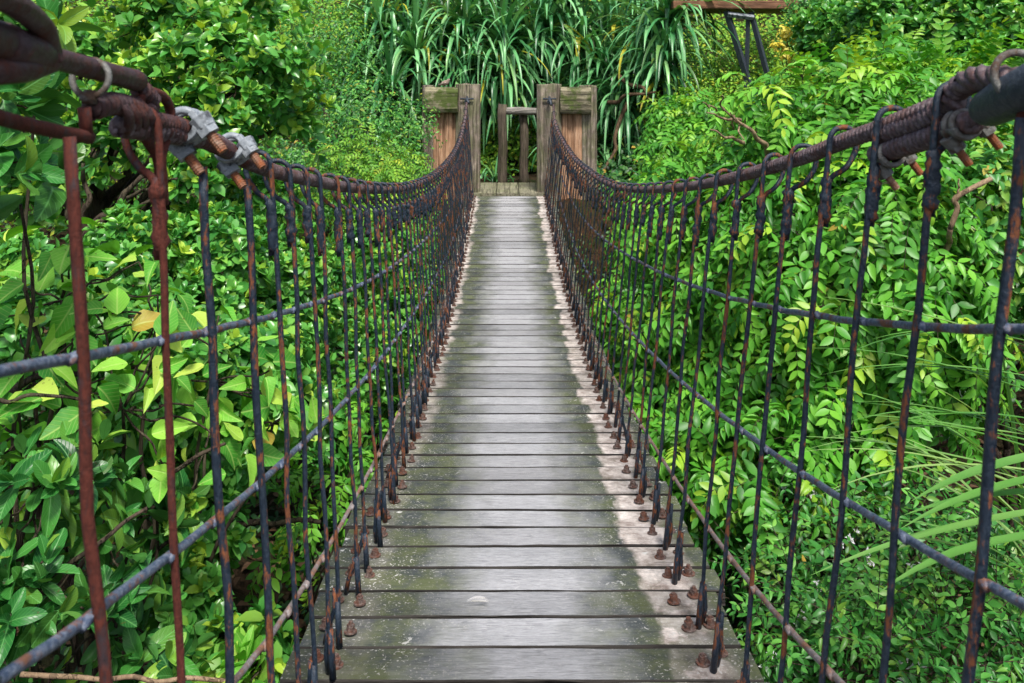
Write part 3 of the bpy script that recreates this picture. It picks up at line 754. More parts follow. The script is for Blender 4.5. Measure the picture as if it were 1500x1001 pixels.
# ------------------------------------------------------------------ far end: gate panels, platform, low fence
def beam_box(name, mat, parent, x0, x1, yt, yb, Y, depth, subdiv=10, axis=2, wear=.008, seed=0, taper=0.0):
    """a weathered timber given by its pixel outline at its front plane"""
    a = P(x0, yt, Y); b = P(x1, yb, Y); r = random.Random(seed)
    w = b[0] - a[0]; h = a[2] - b[2]; mb = MB(); n = subdiv
    vs = []; ringn = 16
    for i in range(n + 1):
        t = i / n
        for k in range(ringn):
            ang = 2 * PI * (k + .5) / ringn; cx, cy = math.cos(ang), math.sin(ang)
            sq = 1 / max(abs(cx), abs(cy)); sq = min(sq, 1.25)
            jj = 1 + r.uniform(-1, 1) * wear * 2
            if axis == 2:
                wt = 1 + taper * (t - .5)
                vs.append((a[0] + w / 2 + cx * sq * w / 2 * jj * wt, Y + depth / 2 + cy * sq * depth / 2 * jj, b[2] + h * t + (r.uniform(-wear, wear) if i in (0, n) else 0)))
            else:
                vs.append((a[0] + w * t + (r.uniform(-wear, wear) if i in (0, n) else 0), Y + depth / 2 + cx * sq * depth / 2 * jj, b[2] + h / 2 + cy * sq * h / 2 * jj))
    fs = [(i * ringn + k, i * ringn + (k + 1) % ringn, (i + 1) * ringn + (k + 1) % ringn, (i + 1) * ringn + k) for i in range(n) for k in range(ringn)]
    fs.append(tuple(range(ringn))[::-1]); fs.append(tuple(n * ringn + k for k in range(ringn)))
    mb.add(vs, fs)
    o = mb.build(name, M[mat], parent, smooth=False, org=(a[0] + w / 2, Y + depth / 2, b[2]), bevel=.006); return o
for s in (-1, 1):
    Yg = 9.56
    g = empty('gate_panel', tuple(P(660 if s < 0 else 832, 275, Yg + .1))); 
    if s < 0:
        tag(g, 'timber gate panel with mossy crossbeam left of the far bridge end, bird on top', 'gate panel', 'timber panels flanking the far bridge end')
        beam_box('post', 'post', g, 667, 703, 124, 300, Yg, .26, 12, 2, .008, 3, .02)
        beam_box('post', 'post', g, 618, 636, 126, 300, Yg + .05, .22, 12, 2, .01, 4)
        beam_box('crossbeam', 'beam', g, 623, 670, 128, 165.5, Yg - .06, .16, 8, 0, .008, 5)
        xs_ = [(634, 642), (641.5, 652), (651.5, 662), (661.5, 669)]
    else:
        tag(g, 'timber gate panel with mossy crossbeam right of the far bridge end, beside the low fence', 'gate panel', 'timber panels flanking the far bridge end')
        beam_box('post', 'post', g, 787, 823, 124, 300, Yg, .26, 12, 2, .008, 6, .02)
        beam_box('post', 'post', g, 850, 875, 126, 300, Yg + .05, .22, 12, 2, .01, 7)
        beam_box('crossbeam', 'beam', g, 821, 866, 128, 167, Yg - .06, .16, 8, 0, .008, 8)
        xs_ = [(822, 831), (830.5, 841.5), (841, 853)]
    for i, (x0, x1) in enumerate(xs_):
        beam_box('board', 'board', g, x0, x1, 158, 300, Yg + .06 + (.025 if i % 2 else 0), .05, 6, 2, .006, 20 + i)
    ex = P(684 if s < 0 else 805, 145, Yg - .03)
    mb = MB(); mb.tube([ex + np.array([-.075, 0, 0]), ex + np.array([.075, 0, 0])], .010, 8)
    mb.tube([ex + np.array([0, .03, .02]), ex + np.array([0, -.02, -.01]), np.array([top_x(s, YF - .06), YF - .06, rail_z(YF - .06, s)])], [.013, .016, .015], 8)
    torus_arc(mb, ex + np.array([0, -.02, -.03]), (1, 0, 0), (0, 0, 1), .022, .007)
    mb.build('anchor_eye', M['steelblue'] if s < 0 else M['steelblue'], g)
pf = empty('timber_platform', tuple(P(745, 283, 9.56))); tag(pf, 'small pale timber landing of three boards between the two gate panels', 'platform')
zt = deck_z(YF) + .004
for i, (x0, x1) in enumerate(((-.43, -.125), (-.119, .128), (.134, .44))):
    mb = MB(); mb.box(((x0 + x1) / 2, 10.0, zt - .02), (x1 - x0, .92, .04)); mb.build('platform_board', M['platform'], pf, smooth=False, org=((x0 + x1) / 2, 10.0, zt), bevel=.006)
mb = MB(); mb.box((0, 9.62, zt - .14), (.86, .12, .19)); mb.box((0, 10.35, zt - .14), (.86, .12, .19)); mb.build('sleeper', M['greypost'], pf, smooth=False, bevel=.01)
fn = empty('low_fence', tuple(P(752, 270, 10.5))); tag(fn, 'low grey log fence with two posts and a round rail behind the far landing', 'fence')
for (x0, x1, yt, Y, dx) in ((729, 743, 153, 10.5, 0), (761, 774, 163, 10.62, 0), (812, 826, 155, 10.6, 0)):
    a, b = P((x0 + x1) / 2, yt, Y), P((x0 + x1) / 2, 276, Y); r = (x1 - x0) / 2 * Y / FOC
    mb = MB(); rdm = random.Random(x0); mb.tube([b + (a - b) * t + np.array([rdm.uniform(-.008, .008), 0, 0]) for t in np.linspace(0, 1, 9)], [r * (1.12 - .1 * t) for t in range(9)] if False else [r * f for f in (1.15, 1.08, 1.02, 1, .98, 1, .98, .97, .88)], 12, lump=.1, seed=x0)
    mb.build('fence_post', M['greypost'], fn, org=tuple(b))
mb = MB(); a, b = P(741, 163, 10.52), P(826, 163, 10.55); mb.tube([a + (b - a) * t + np.array([0, 0, .006 * math.sin(t * 9)]) for t in np.linspace(0, 1, 9)], .046, 12, lump=.1); mb.build('fence_rail', M['greyrail'], fn, org=tuple(a))

# bird on the left crossbeam
def bird():
    b = P(652, 128, 9.56); b[2] += .004
    root = MB(); ax = np.array([.96, -.25, .0])
    st = [(-.085, .022, .003), (-.062, .024, .007), (-.045, .028, .014), (-.030, .034, .023), (-.010, .040, .029), (.010, .047, .030), (.026, .056, .025), (.034, .066, .018), (.039, .074, .0165), (.046, .079, .0155), (.053, .079, .010), (.058, .077, .004)]
    root.tube([b + ax * x + np.array([0, 0, z]) for x, z, r in st], [r for _, _, r in st], 14)
    t = NT('bird_feather'); n = t.noise(t.coord('Object', (1, 1, 1)), 60, 4); t.done(t.mix(t.ramp(n, [(.4, 0), (.6, 1)]), (.20, .13, .10), (.42, .33, .28)), .8)
    o = root.build('bird', t.m, None, org=tuple(b)); tag(o, 'small brown bird perched on the mossy crossbeam of the left gate panel', 'bird')
    t2 = NT('bird_dark'); t2.done((.05, .035, .03), .6)
    m = MB(); hx = b + ax * .057 + np.array([0, 0, .077]); m.tube([hx, hx + ax * .014 + np.array([0, 0, -.002])], [.0035, .0006], 8); m.build('beak', t2.m, o)
    for sy in (-1, 1):
        sdv = np.array([-.25, -.96, 0]) * sy
        m = MB(); m.tube([b + sdv * .010 + ax * .004 + np.array([0, 0, .024]), b + sdv * .011 + ax * .008 + np.array([0, 0, -.003])], .0022, 6); m.build('leg', t2.m, o)
        m = MB(); e = b + ax * .047 + sdv * .0145 + np.array([0, 0, .082]); m.tube([e - sdv * .001, e + sdv * .002], [.0025, .0015], 8); m.build('eye', t2.m, o)
        m = MB(); m.tube([b + ax * .020 + sdv * .026 + np.array([0, 0, .046]), b + ax * -.01 + sdv * .028 + np.array([0, 0, .040]), b + ax * -.05 + sdv * .014 + np.array([0, 0, .028])], [.008, .012, .003], 10); m.build('wing', t2.m if False else t.m, o)
bird()
# feather on the deck
Yf = 2.0; c = np.array([(697 - VX) / FOC * 2.02, 2.02, deck_z(2.02) + .006])
fl = Leaves(); N = 26
u = np.linspace(0, 1, N); spine = c + np.stack([-.022 + .05 * u, .004 * np.sin(u * 3), .003 + .004 * u * (1 - u)], 1)
for sg in (-1, 1):
    d = np.stack([.2 + 1.1 * u, sg * np.ones(N), .5 + 0 * u], 1); fl.add('tiny', spine, d, np.tile([[0, 0, 1.]], (N, 1)), .017 * np.sin(.3 + 2.6 * u), wid=.14)
fo = fl.build('feather', L['white']); tag(fo, 'small white feather lying on a plank near the front of the deck', 'feather')

# raised walkway seen between the trees
wk = empty('raised_walkway', tuple(P(1090, 110, 10.5))); tag(wk, 'brown timber walkway beam on dark steel legs beyond the right-hand shrubs', 'walkway')
mb = MB(); a, b = P(985, 6, 10.5), P(1182, 9, 10.5); mb.box(tuple((a + b) / 2 + np.array([0, .4, 0])), (b[0] - a[0], .9, .10), 0, 0, 0); mb.build('deck_beam', M['walkbeam'], wk, smooth=False, org=tuple((a + b) / 2), bevel=.01)
for (x0, y0, x1, y1, w) in ((1064, 16, 1090, 100, .07), (1096, 22, 1094, 96, .045), (1100, 18, 1121, 98, .06)):
    a, b = P(x0, y0, 10.55), P(x1, y1, 10.55); g = gz(b[0], b[1]) ; b = a + (b - a) * ((a[2] - g) / (a[2] - b[2])) if (a[2] - b[2]) > 0 else b
    mb = MB(); mb.tube([a, b], w / 1.6, 4); mb.build('steel_leg', M['steelblue'], wk, smooth=False)
mb = MB(); mb.tube([P(1066, 21, 10.5), P(1104, 26, 10.5)], .035, 4); mb.build('brace', M['zinc'], wk, smooth=False)
# ------------------------------------------------------------------ vegetation
# left, upper: glossy shrub with rounded leaves in whorls, dark forking trunk
def glossy_tree():
    base = P(110, 420, 5.2); bx, by = base[0], base[1]; bz = float(gz(bx, by)); root = empty('glossy_shrub_tree', (bx, by, bz))
    tag(root, 'tall glossy round-leaved shrub with dark forking trunk, upper left behind the railing', 'tree')
    bl = [(300, 85, 5.2, .36), (390, 110, 5.3, .34), (250, 30, 5.4, .36), (200, 150, 5.0, .34), (330, 175, 5.0, .33), (150, 200, 4.9, .24), (430, 180, 5.6, .26), (290, 260, 4.9, .26),
          (380, 20, 5.7, .32), (60, 260, 4.9, .3), (120, 80, 5.6, .3), (60, 150, 5.5, .3)]
    pos, outd = shell(bl, 1000, thick=.75, jit=.25); Lv = Leaves(); st = MB()
    rosettes(Lv, 'ficus', pos, outd, 7, .092, .7, .28)
    B = np.array([bx, by, bz]); K = P(128, 345, 5.1); limb(st, B, K, .055, .045, .04, 1, 6)
    for (x0, y0, x1, y1, r0) in ((122, 350, 208, 258, .026), (128, 330, 230, 290, .018), (118, 350, 84, 280, .022), (180, 290, 260, 262, .012), (128, 345, 122, 240, .02), (150, 320, 240, 330, .010)):
        limb(st, P(x0, y0, 4.75), P(x1, y1, 4.65), r0, r0 * .5, .07, x0 + x1, 6)
    for i, (x, y, Y, r) in enumerate(bl):
        c = P(x, y, Y); limb(st, K, c, .032, .010, .08, i + 10, 6)
        for j in rng.choice(len(pos), 60, replace=False):
            if np.linalg.norm(pos[j] - c) < r * 1.2: limb(st, c, pos[j], .007, .0025, .06, int(j), 4, 5)
    Lv.build('crown', L['ficus'], root); st.build('trunk', M['bark'], root)
glossy_tree()
G1 = 'broad-leaved shrubs left of the bridge'
shrub('glossy_shrub', [(200, 400, 4.4, .34), (320, 390, 4.6, .32), (430, 400, 5.0, .28), (380, 300, 5.4, .25), (20, 400, 4.0, .2)], 'rosette', L['ficus'], 950, .075,
      'dark glossy shrub below the forking trunk, left of the bridge', 'shrub', G1, base=P(220, 560, 4.4)[:2], young=.1)
shrub('glossy_shrub', [(470, 430, 5.8, .33), (520, 540, 5.4, .33), (460, 620, 4.8, .30), (560, 380, 6.4, .33), (390, 480, 4.8, .33), (580, 480, 6.2, .30), (300, 470, 4.4, .3)], 'rosette', L['ficus'], 1250, .068,
      'glossy dark shrub seen through the left railing, close beside the deck', 'shrub', G1, base=P(480, 700, 5.2)[:2], young=.12)
# near big leaves
shrub('broad_leaved_shrub', [(10, 150, 2.3, .17), (60, 60, 2.6, .15), (-40, 260, 2.2, .18), (30, 300, 2.3, .14)], 'rosette', L['bigglossy'], 24, .14,
      'large-leaved bright shrub at the upper left corner behind the turnbuckle', 'shrub', G1, base=(-1.45, 2.4), tpl='big', k=6, young=.2, thick=.6, up=.2, tr=.012)
shrub('heart_leaved_shrub', [(90, 440, 2.7, .24), (230, 470, 2.8, .22), (310, 560, 2.9, .26), (180, 600, 2.6, .24), (400, 620, 3.1, .20), (50, 560, 2.5, .2), (30, 640, 2.4, .16), (300, 660, 2.7, .16)], 'loose', L['heart'], 190, .100,
      'shrub of large pale heart-shaped leaves behind the left railing', 'shrub', G1, base=(-1.45, 2.9), tpl='heart', thick=.7, up=.55, hang=.5, young=.14, tr=.014, extra=16)
shrub('heart_leaved_shrub', [(60, 520, 3.2, .36), (220, 560, 3.3, .34), (380, 560, 3.6, .3), (120, 680, 3.2, .3), (300, 660, 3.4, .28)], 'rosette', L['ficus'], 950, .066,
      'dark inner shrub just behind the pale heart-shaped leaves', 'shrub', G1, base=(-1.6, 3.4), tpl='ficus', thick=.5, young=.08, tr=.02)
shrub('rubber_leaved_shrub', [(60, 720, 2.3, .20), (150, 780, 2.4, .20), (40, 860, 2.15, .20), (170, 900, 2.3, .16), (230, 740, 2.7, .18), (240, 960, 2.4, .15), (60, 980, 2.2, .14)], 'rosette', L['bigglossy'], 85, .100,
      'shrub with thick dark oval leaves in the lower left corner', 'shrub', G1, base=(-1.3, 2.3), tpl='big', k=6, thick=.75, young=.08, up=.5, tr=.012, extra=10)
shrub('rosette_shrub', [(300, 780, 3.2, .17), (270, 880, 2.9, .14), (370, 960, 2.7, .14), (230, 830, 3.1, .15), (300, 950, 2.8, .15)], 'rosette', L['ficus'], 230, .075,
      'low shrub with small glossy rosettes beside bare soil, lower left', 'shrub', G1, base=P(310, 900, 3.4)[:2], tr=.01, thick=.7)
shrub('pale_leaved_shrub', [(430, 945, 2.05, .065), (385, 975, 2.1, .07), (455, 985, 2.0, .05)], 'rosette', L['heart'], 16, .085,
      'small pale green shoots against the left deck edge in the front', 'shrub', G1, base=(-.55, 2.1), tpl='big', k=5, young=.4, tr=.006, thick=.8, up=.7)
shrub('pinnate_shrub', [(430, 740, 3.9, .2), (490, 720, 4.1, .18), (455, 800, 3.6, .15), (530, 650, 4.6, .22)], 'frond', L['pinnate'], 75, .05,
      'pale small feathery shrub under the left railing halfway along', 'shrub', G1, base=P(440, 860, 4.2)[:2], flen=.25, pairs=6, tr=.01)
# fine foliage further back on the left
G2 = 'small-leaved trees behind the left railing'
shrub('small_leaved_tree', [(520, 180, 8.6, .55), (470, 80, 9.5, .6), (570, 240, 8.4, .4), (430, 250, 8.0, .5), (600, 190, 9.2, .35), (500, 300, 7.6, .5), (590, 320, 7.8, .35)], 'loose', L['small'], 13000, .046,
      'airy tree with tiny dark and light green leaves left of the far gate panel', 'tree', G2, base=P(520, 330, 8.6)[:2], tpl='tiny', thick=.8, tr=.035, extra=10)
shrub('small_leaved_tree', [(540, 250, 7.4, .30), (600, 262, 7.9, .24), (500, 260, 7.2, .3), (560, 290, 7.2, .3)], 'frond', L['fine'], 420, .034,
      'bright feathery bush spilling over the left railing near the far gate panel', 'bush', G2, base=P(560, 360, 7.5)[:2], tpl='small', flen=.24, pairs=6, tr=.02)
shrub('small_leaved_tree', [(120, 60, 9.5, .8), (300, 40, 10.5, .9), (20, 80, 9.0, .7), (430, 60, 11.5, .9), (180, 220, 8.5, .7), (420, 300, 8.5, .55), (40, 260, 8.0, .6), (310, 260, 8.5, .6)], 'loose', L['fine'], 20000, .055,
      'wide yellow-green small-leaved tree far behind the glossy shrub, upper left', 'tree', G2, base=P(200, 330, 9.5)[:2], tpl='tiny', thick=.7, tr=.05)
shrub('small_leaved_tree', [(620, 400, 7.6, .4), (560, 440, 7.0, .4), (500, 420, 6.8, .4), (600, 500, 6.4, .35), (560, 560, 5.8, .3)], 'loose', L['small'], 7000, .048,
      'dark small-leaved bush under the far half of the left railing', 'bush', G2, base=P(590, 520, 7.2)[:2], tpl='small', thick=.6, tr=.03)

# pandanus at the far end -------------------------------------------------
def strap_head(Lv, c, ax, n, ln, wid=.040, droop=1.0, yellow=.02, kinks=.25):
    """strap leaves arching out of one head"""
    ax = norm(np.array(ax, float)); a = norm(np.cross(ax, [.3, .8, .1])); b = np.cross(ax, a); ns = 9
    for i in range(n):
        th = i * 2.39996 + rng.normal() * .15; e = .12 + 1.0 * (i / n) ** .8
        d = ax * math.cos(e * PI / 2) + (math.cos(th) * a + math.sin(th) * b) * math.sin(e * PI / 2)
        d = d + np.array([0, 0, .25]); d /= np.linalg.norm(d); l = ln * rng.uniform(.7, 1.15); p = np.array(c, float) + d * .03
        dd = d.copy(); P_ = [p.copy()]; D_ = []
        g = droop * rng.uniform(.18, .62); kink = rng.integers(3, 8) if rng.random() < kinks else 99
        for k in range(ns):
            if k >= kink: dd = norm(dd + np.array([0, 0, -1.]) * 1.3)
            else: dd = norm(dd + np.array([0, 0, -1.]) * g * (.25 + k / ns))
            D_.append(dd.copy()); p = p + dd * l / ns; P_.append(p.copy())
        D_.append(dd)
        P_ = np.array(P_); D_ = np.array(D_); sd = np.cross(D_, np.tile([0, 0, 1.], (len(D_), 1))) + 1e-3; sd = norm(sd)
        # keep side continuous
        for k in range(1, len(sd)):
            if sd[k].dot(sd[k - 1]) < 0: sd[k] *= -1
        nn = np.cross(sd, D_)
        u = np.linspace(0, 1, ns + 1); w = wid * rng.uniform(.75, 1.2) * np.minimum(1, (u * 3 + .55)) * np.clip((1 - u) * 2.2, 0.02, 1) ** .8 / 2
        Vv = np.stack([P_ - sd * w[:, None] + nn * w[:, None] * .45, P_, P_ + sd * w[:, None] + nn * w[:, None] * .45], 1).reshape(-1, 3)
        F = []
        for k in range(ns):
            for j in (0, 1): F.append((k * 3 + j, k * 3 + j + 1, k * 3 + j + 4, k * 3 + j + 3))
        UV = np.stack([np.repeat(u, 3), np.tile([0, .5, 1], ns + 1)], 1)
        Lv.parts.append((Vv, len(Vv), F, UV, 1, np.array([rng.random() * .95]), np.array([1.0 if rng.random() < yellow else rng.random() ** 8 * .2])))
def pandanus(heads, base, label, ln=1.25, n=80, group='screw pines behind the far gate panels'):
    bz = float(gz(*base)); root = empty('screw_pine', (base[0], base[1], bz)); tag(root, label, 'screw pine', group)
    Lv = Leaves(); st = MB(); B = np.array([base[0], base[1], bz])
    K = np.array([base[0], base[1], max(bz + .5, -.7)]); limb(st, B, K, .09, .08, .03, 3, 4)
    for i, (x, y, Y) in enumerate(heads):
        c = P(x, y, Y); limb(st, K, c, .065, .05, .08, i + 5, 5)
        ax = norm(np.array([(c - K)[0] * .6 + rng.normal() * .45, -.5 + rng.normal() * .25, .9]))
        strap_head(Lv, c, ax, n, ln * .95, .058, .75)
        for e_ in range(2):
            c2 = c + np.array([np.clip(rng.normal() * .3, -.4, .4) if x < 940 else -.15, -.15 + rng.normal() * .2, -.25 - rng.random() * .55]); limb(st, K, c2, .05, .04, .08, i + 25 + e_, 5)
            strap_head(Lv, c2, norm(np.array([rng.normal() * .6, -.9, .45 + rng.random() * .4])), int(n * .55), ln * rng.uniform(.6, .9), .052, .6)
        # skirt of older hanging leaves
        strap_head(Lv, c - ax * .18, norm(ax * .2 + np.array([0, -.4, .1])), int(n * .25), ln * .85, .040, 1.3, .06)
    for k in range(6):
        a = B + np.array([math.cos(k * 1.1), math.sin(k * 1.1), 0]) * .45; a[2] = float(gz(a[0], a[1])); st_pts = B * .4 + K * .6
        limb(st, a, st_pts, .022, .02, .05, k + 50, 4)
    Lv.build('crown', L['strap'], root); st.build('trunk', M['root'], root)
pandanus([(560, 50, 12.2), (610, 85, 11.8), (525, 95, 12.6), (600, 10, 12.8)], P(585, 250, 12.2)[:2], 'leftmost screw pine of the row, drooping long leaves above the left gate panel')
pandanus([(680, 40, 12.0), (735, 70, 11.8), (650, 75, 12.2), (700, 0, 12.8)], P(700, 250, 12.6)[:2], 'screw pine with drooping strap leaves directly above the gap between the gate panels')
pandanus([(800, 45, 12.0), (850, 80, 11.9), (780, 0, 12.8), (830, 10, 12.4)], P(815, 250, 12.6)[:2], 'screw pine with drooping strap leaves above the right gate panel')
pandanus([(900, 55, 12.2), (885, 110, 12.0), (930, 5, 12.6), (915, 150, 11.2)], P(900, 260, 12.4)[:2], 'screw pine between the right gate panel and the bare branches')
pandanus([(985, 35, 10.8), (960, 60, 11.0)], P(975, 300, 11.6)[:2], 'small rightmost screw pine whose leaves hang beside the walkway beam', ln=1.05, n=70)
# second rank, lower
pandanus([(650, 130, 13.8), (800, 140, 13.8), (880, 160, 13.4), (570, 150, 13.8)], P(740, 280, 14.2)[:2], 'shaded screw pine thicket seen low between and behind the gate panels', ln=1.2, n=60)
dr = empty('fallen_branch', tuple(P(940, 200, 9.8))); tag(dr, 'brown leaning branches beside the right gate panel under the hanging leaves', 'branch')
mb = MB()
for a, b in (((905, 110), (985, 170)), ((890, 150), (960, 135)), ((920, 150), (880, 270))): limb(mb, P(*a, 10.6), P(*b, 10.2), .03, .014, .06, a[0], 5)
mb.build('limb', M['twig'], dr)
pr = empty('young_screw_pine', tuple(P(622, 250, 11.0))); tag(pr, 'young strap-leaved plant growing low between the gate panels', 'screw pine')
Lv = Leaves(); strap_head(Lv, P(725, 275, 11.2), (0, -.2, 1), 30, .6, .03); strap_head(Lv, P(700, 285, 11.3), (-.3, -.2, 1), 24, .5, .03); strap_head(Lv, P(895, 265, 10.6), (.1, -.2, 1), 40, .7, .03); Lv.build('crown', L['strap'], pr)

# right: the big pinnate shrub --------------------------------------------
G3 = 'feather-leaved shrubs right of the bridge'
shrub('feather_leaved_shrub', [(1180, 230, 4.6, .42), (1090, 290, 4.9, .33), (1290, 210, 4.4, .40), (1010, 330, 4.9, .36), (1150, 350, 4.3, .42), (1280, 330, 4.0, .40), (1200, 440, 4.0, .38), (1340, 250, 4.3, .34),
      (1090, 450, 4.4, .36), (1010, 450, 4.8, .32), (1330, 430, 3.8, .32), (1240, 560, 3.9, .30), (1130, 560, 4.1, .32), (1330, 540, 3.8, .24), (1040, 560, 4.5, .28)], 'frond', L['pinnate'], 2150, .058,
      'large bright shrub with hanging ranks of feather leaves right of the bridge', 'shrub', G3, base=P(1180, 640, 4.5)[:2], flen=.30, pairs=6, droop=1.15, tr=.03, extra=10, thick=.6, young=.12, jit=.22)
shrub('feather_leaved_shrub', [(1250, 185, 5.2, .36), (1370, 180, 5.0, .36), (1160, 205, 5.4, .30), (1470, 190, 4.8, .36), (1320, 150, 5.4, .3)], 'frond', L['pinnate'], 1100, .056,
      'yellow-green feather-leaved shrub top, rising behind the right handrail cable', 'shrub', G3, base=P(1260, 400, 5.4)[:2], flen=.30, pairs=6, droop=.7, young=.45, tr=.03, stalks=False)
shrub('feather_leaved_shrub', [(1000, 185, 7.4, .22), (1010, 235, 7.2, .30), (980, 300, 7.0, .27), (985, 370, 6.4, .28), (955, 330, 7.0, .2), (950, 470, 5.8, .26), (1040, 200, 7.4, .26)], 'frond', L['pinnate'], 900, .060,
      'light green feather-leaved shrub against the right gate panel', 'shrub', G3, base=P(980, 420, 7.0)[:2], flen=.30, pairs=6, young=.2, tr=.02, stalks=False)
shrub('feather_leaved_shrub', [(1050, 620, 4.1, .26), (1110, 680, 3.7, .22), (980, 610, 4.5, .24), (1000, 700, 3.9, .2), (1240, 640, 3.7, .15), (940, 560, 5.0, .22)], 'frond', L['pinnate'], 420, .060,
      'feather-leaved sprays hanging lowest, close to the right deck edge', 'shrub', G3, base=P(1060, 760, 4.1)[:2], flen=.26, pairs=6, young=.15, tr=.014)
shrub('feather_leaved_shrub', [(1450, 300, 3.9, .30), (1430, 400, 3.8, .26), (1500, 380, 3.8, .28), (1500, 250, 4.2, .3), (1420, 470, 4.0, .18), (1540, 460, 3.9, .24)], 'loose', L['small'], 2600, .062,
      'lighter small-leaved shrub at the right edge beside the feather-leaved mass', 'shrub', G3, base=P(1480, 560, 4.2)[:2], tpl='small', young=.25, tr=.02)
# lower right small round leaves
G4 = 'low round-leaved shrubs, lower right'
lw = [([(1180, 760, 3.5, .22), (1240, 830, 3.2, .24), (1140, 860, 3.2, .22), (1110, 770, 3.7, .2)], 'low round-leaved shrub nearest the right deck edge', 1180),
      ([(1330, 800, 3.2, .24), (1380, 880, 2.9, .24), (1300, 920, 2.9, .22), (1440, 810, 3.1, .18)], 'low round-leaved shrub between the third and fourth bars from the right, near the ground', 1340),
      ([(1460, 930, 2.7, .22), (1400, 990, 2.6, .2), (1500, 860, 2.9, .2), (1540, 960, 2.7, .2)], 'low round-leaved shrub in the bottom right corner', 1480),
      ([(1190, 950, 2.8, .2), (1140, 980, 2.7, .16), (1260, 990, 2.6, .2)], 'low round-leaved shrub at the bottom beside the front planks', 1200)]
for bl, lab, bx in lw:
    shrub('round_leaved_shrub', bl, 'frond', L['small'], 240, .034, lab, 'shrub', G4, base=P(bx, 930, 3.3)[:2], tpl='round', flen=.2, pairs=4, droop=.6, tr=.008, extra=12, thick=.75, young=.12)
# white flowers among them
wf = Leaves(); tips = []
for (x, y, Y) in ((1240, 790, 3.3), (1275, 828, 3.2), (1170, 905, 3.0), (1130, 975, 2.75), (1340, 825, 3.1), (1330, 970, 2.8), (1150, 715, 3.7), (1210, 865, 3.1), (1190, 725, 3.6)):
    for k in range(5): tips.append(P(x + rng.normal() * 7, y + rng.normal() * 9, Y - .2))
tips = np.array(tips); rosettes(wf, 'tiny', tips, np.tile([[0, -1., .3]], (len(tips), 1)), 6, .018, .2, 0)
wfo = wf.build('white_flowers', L['white']); tag(wfo, 'clusters of small white flowers scattered through the low shrubs, lower right', 'flowers', None, 'stuff')
# grass clump, right edge
gr = empty('long_grass_clump', (1.62, 2.55, float(gz(1.62, 2.55)))); tag(gr, 'clump of long arching pale-edged blades at the right edge', 'grass plant')
Lv = Leaves()
for i in range(16):
    c = P(1560 + rng.normal() * 30, 800 + rng.normal() * 50, 2.55 + rng.normal() * .12)
    strap_head(Lv, c, (-.75 + rng.normal() * .35, -.1 + rng.normal() * .3, .75 + rng.normal() * .2), 1, rng.uniform(.5, .85), .018, .28, .02, 0)
for (x, y, ln) in ((1540, 620, .55), (1550, 560, .6), (1560, 500, .62), (1570, 700, .7), (1575, 650, .6)):
    for k in range(3): strap_head(Lv, P(x, y + k * 14, 2.3), (-.95, 0, .12 + .08 * k), 1, ln, .011, .18, 0, 0)
for (x, y, ln) in ((1570, 660, .55), (1580, 690, .6), (1560, 720, .45), (1590, 740, .65), (1575, 780, .5)):
    strap_head(Lv, P(x, y, 2.15), (-.95, -.1, -.10 + rng.normal() * .1), 1, ln, .030, .14, 0, 0)
Lv.build('blades', L['grass'], gr)
mb = MB()
for k in range(12): limb(mb, P(1560 + k * 4, 820, 2.55), np.array([1.62 + .03 * k - .15, 2.55, float(gz(1.62, 2.55)) - .03]), .008, .012, .04, k, 3)
mb.build('stem', M['twig'], gr)
# brown boughs, lower right and bare twigs
br = empty('brown_bough', tuple(P(1345, 680, 3.9))); tag(br, 'reddish brown bough curving behind the right railing under the feather leaves', 'branch')
mb = MB(); q = [P(1300, 720, 4.3), P(1345, 650, 4.2), P(1372, 600, 4.2), P(1400, 560, 4.2), P(1460, 548, 4.3), P(1530, 540, 4.4)]; mb.tube(smooth(q, 5), .018, 8, lump=.2); q0 = q[0]; limb(mb, (q0[0] - .1, q0[1] + .2, float(gz(q0[0], q0[1]))), q0, .025, .019, .04, 3)
for a, b in (((1372, 600), (1330, 560)), ((1400, 560), (1440, 500)), ((1345, 650), (1420, 640))): limb(mb, P(*a, 4.2), P(*b, 4.1), .009, .004, .08, a[0], 4)
mb.build('limb', M['twig'], br)
dt = empty('dry_branch', tuple(P(1080, 200, 4.9))); tag(dt, 'bare pale twisted branches poking out beside the top of the feather-leaved shrub', 'branch')
mb = MB()
for i, (a, b, r0) in enumerate((((1122, 212), (1060, 160), .011), ((1085, 176), (1035, 165), .007), ((1090, 210), (1040, 190), .008), ((1060, 162), (1058, 140), .005), ((1075, 170), (1090, 205), .005), ((1050, 163), (1030, 150), .004), ((1075, 190), (1070, 165), .004))):
    limb(mb, P(*a, 4.15), P(*b, 4.0), r0 * 1.25, .003, .07, i, 5)
limb(mb, P(1122, 212, 4.15), P(1150, 300, 4.5), .013, .014, .05, 40, 5); mb.build('limb', M['drytwig'], dt)
rb = empty('brown_bough', tuple(P(1400, 300, 3.6))); tag(rb, 'ochre branches forking below the right handrail among the feather leaves', 'branch')
mb = MB(); q = smooth([P(1392, 335, 3.5), P(1402, 305, 3.5), P(1398, 292, 3.5), P(1420, 278, 3.5), P(1452, 262, 3.5)], 5); mb.tube(q, .011, 8, lump=.15); limb(mb, P(1402, 300, 3.5), P(1405, 262, 3.5), .007, .003, .07, 2); limb(mb, P(1392, 335, 3.5), P(1380, 420, 3.8), .011, .014, .04, 4); mb.build('limb', M['drytwig'], rb)
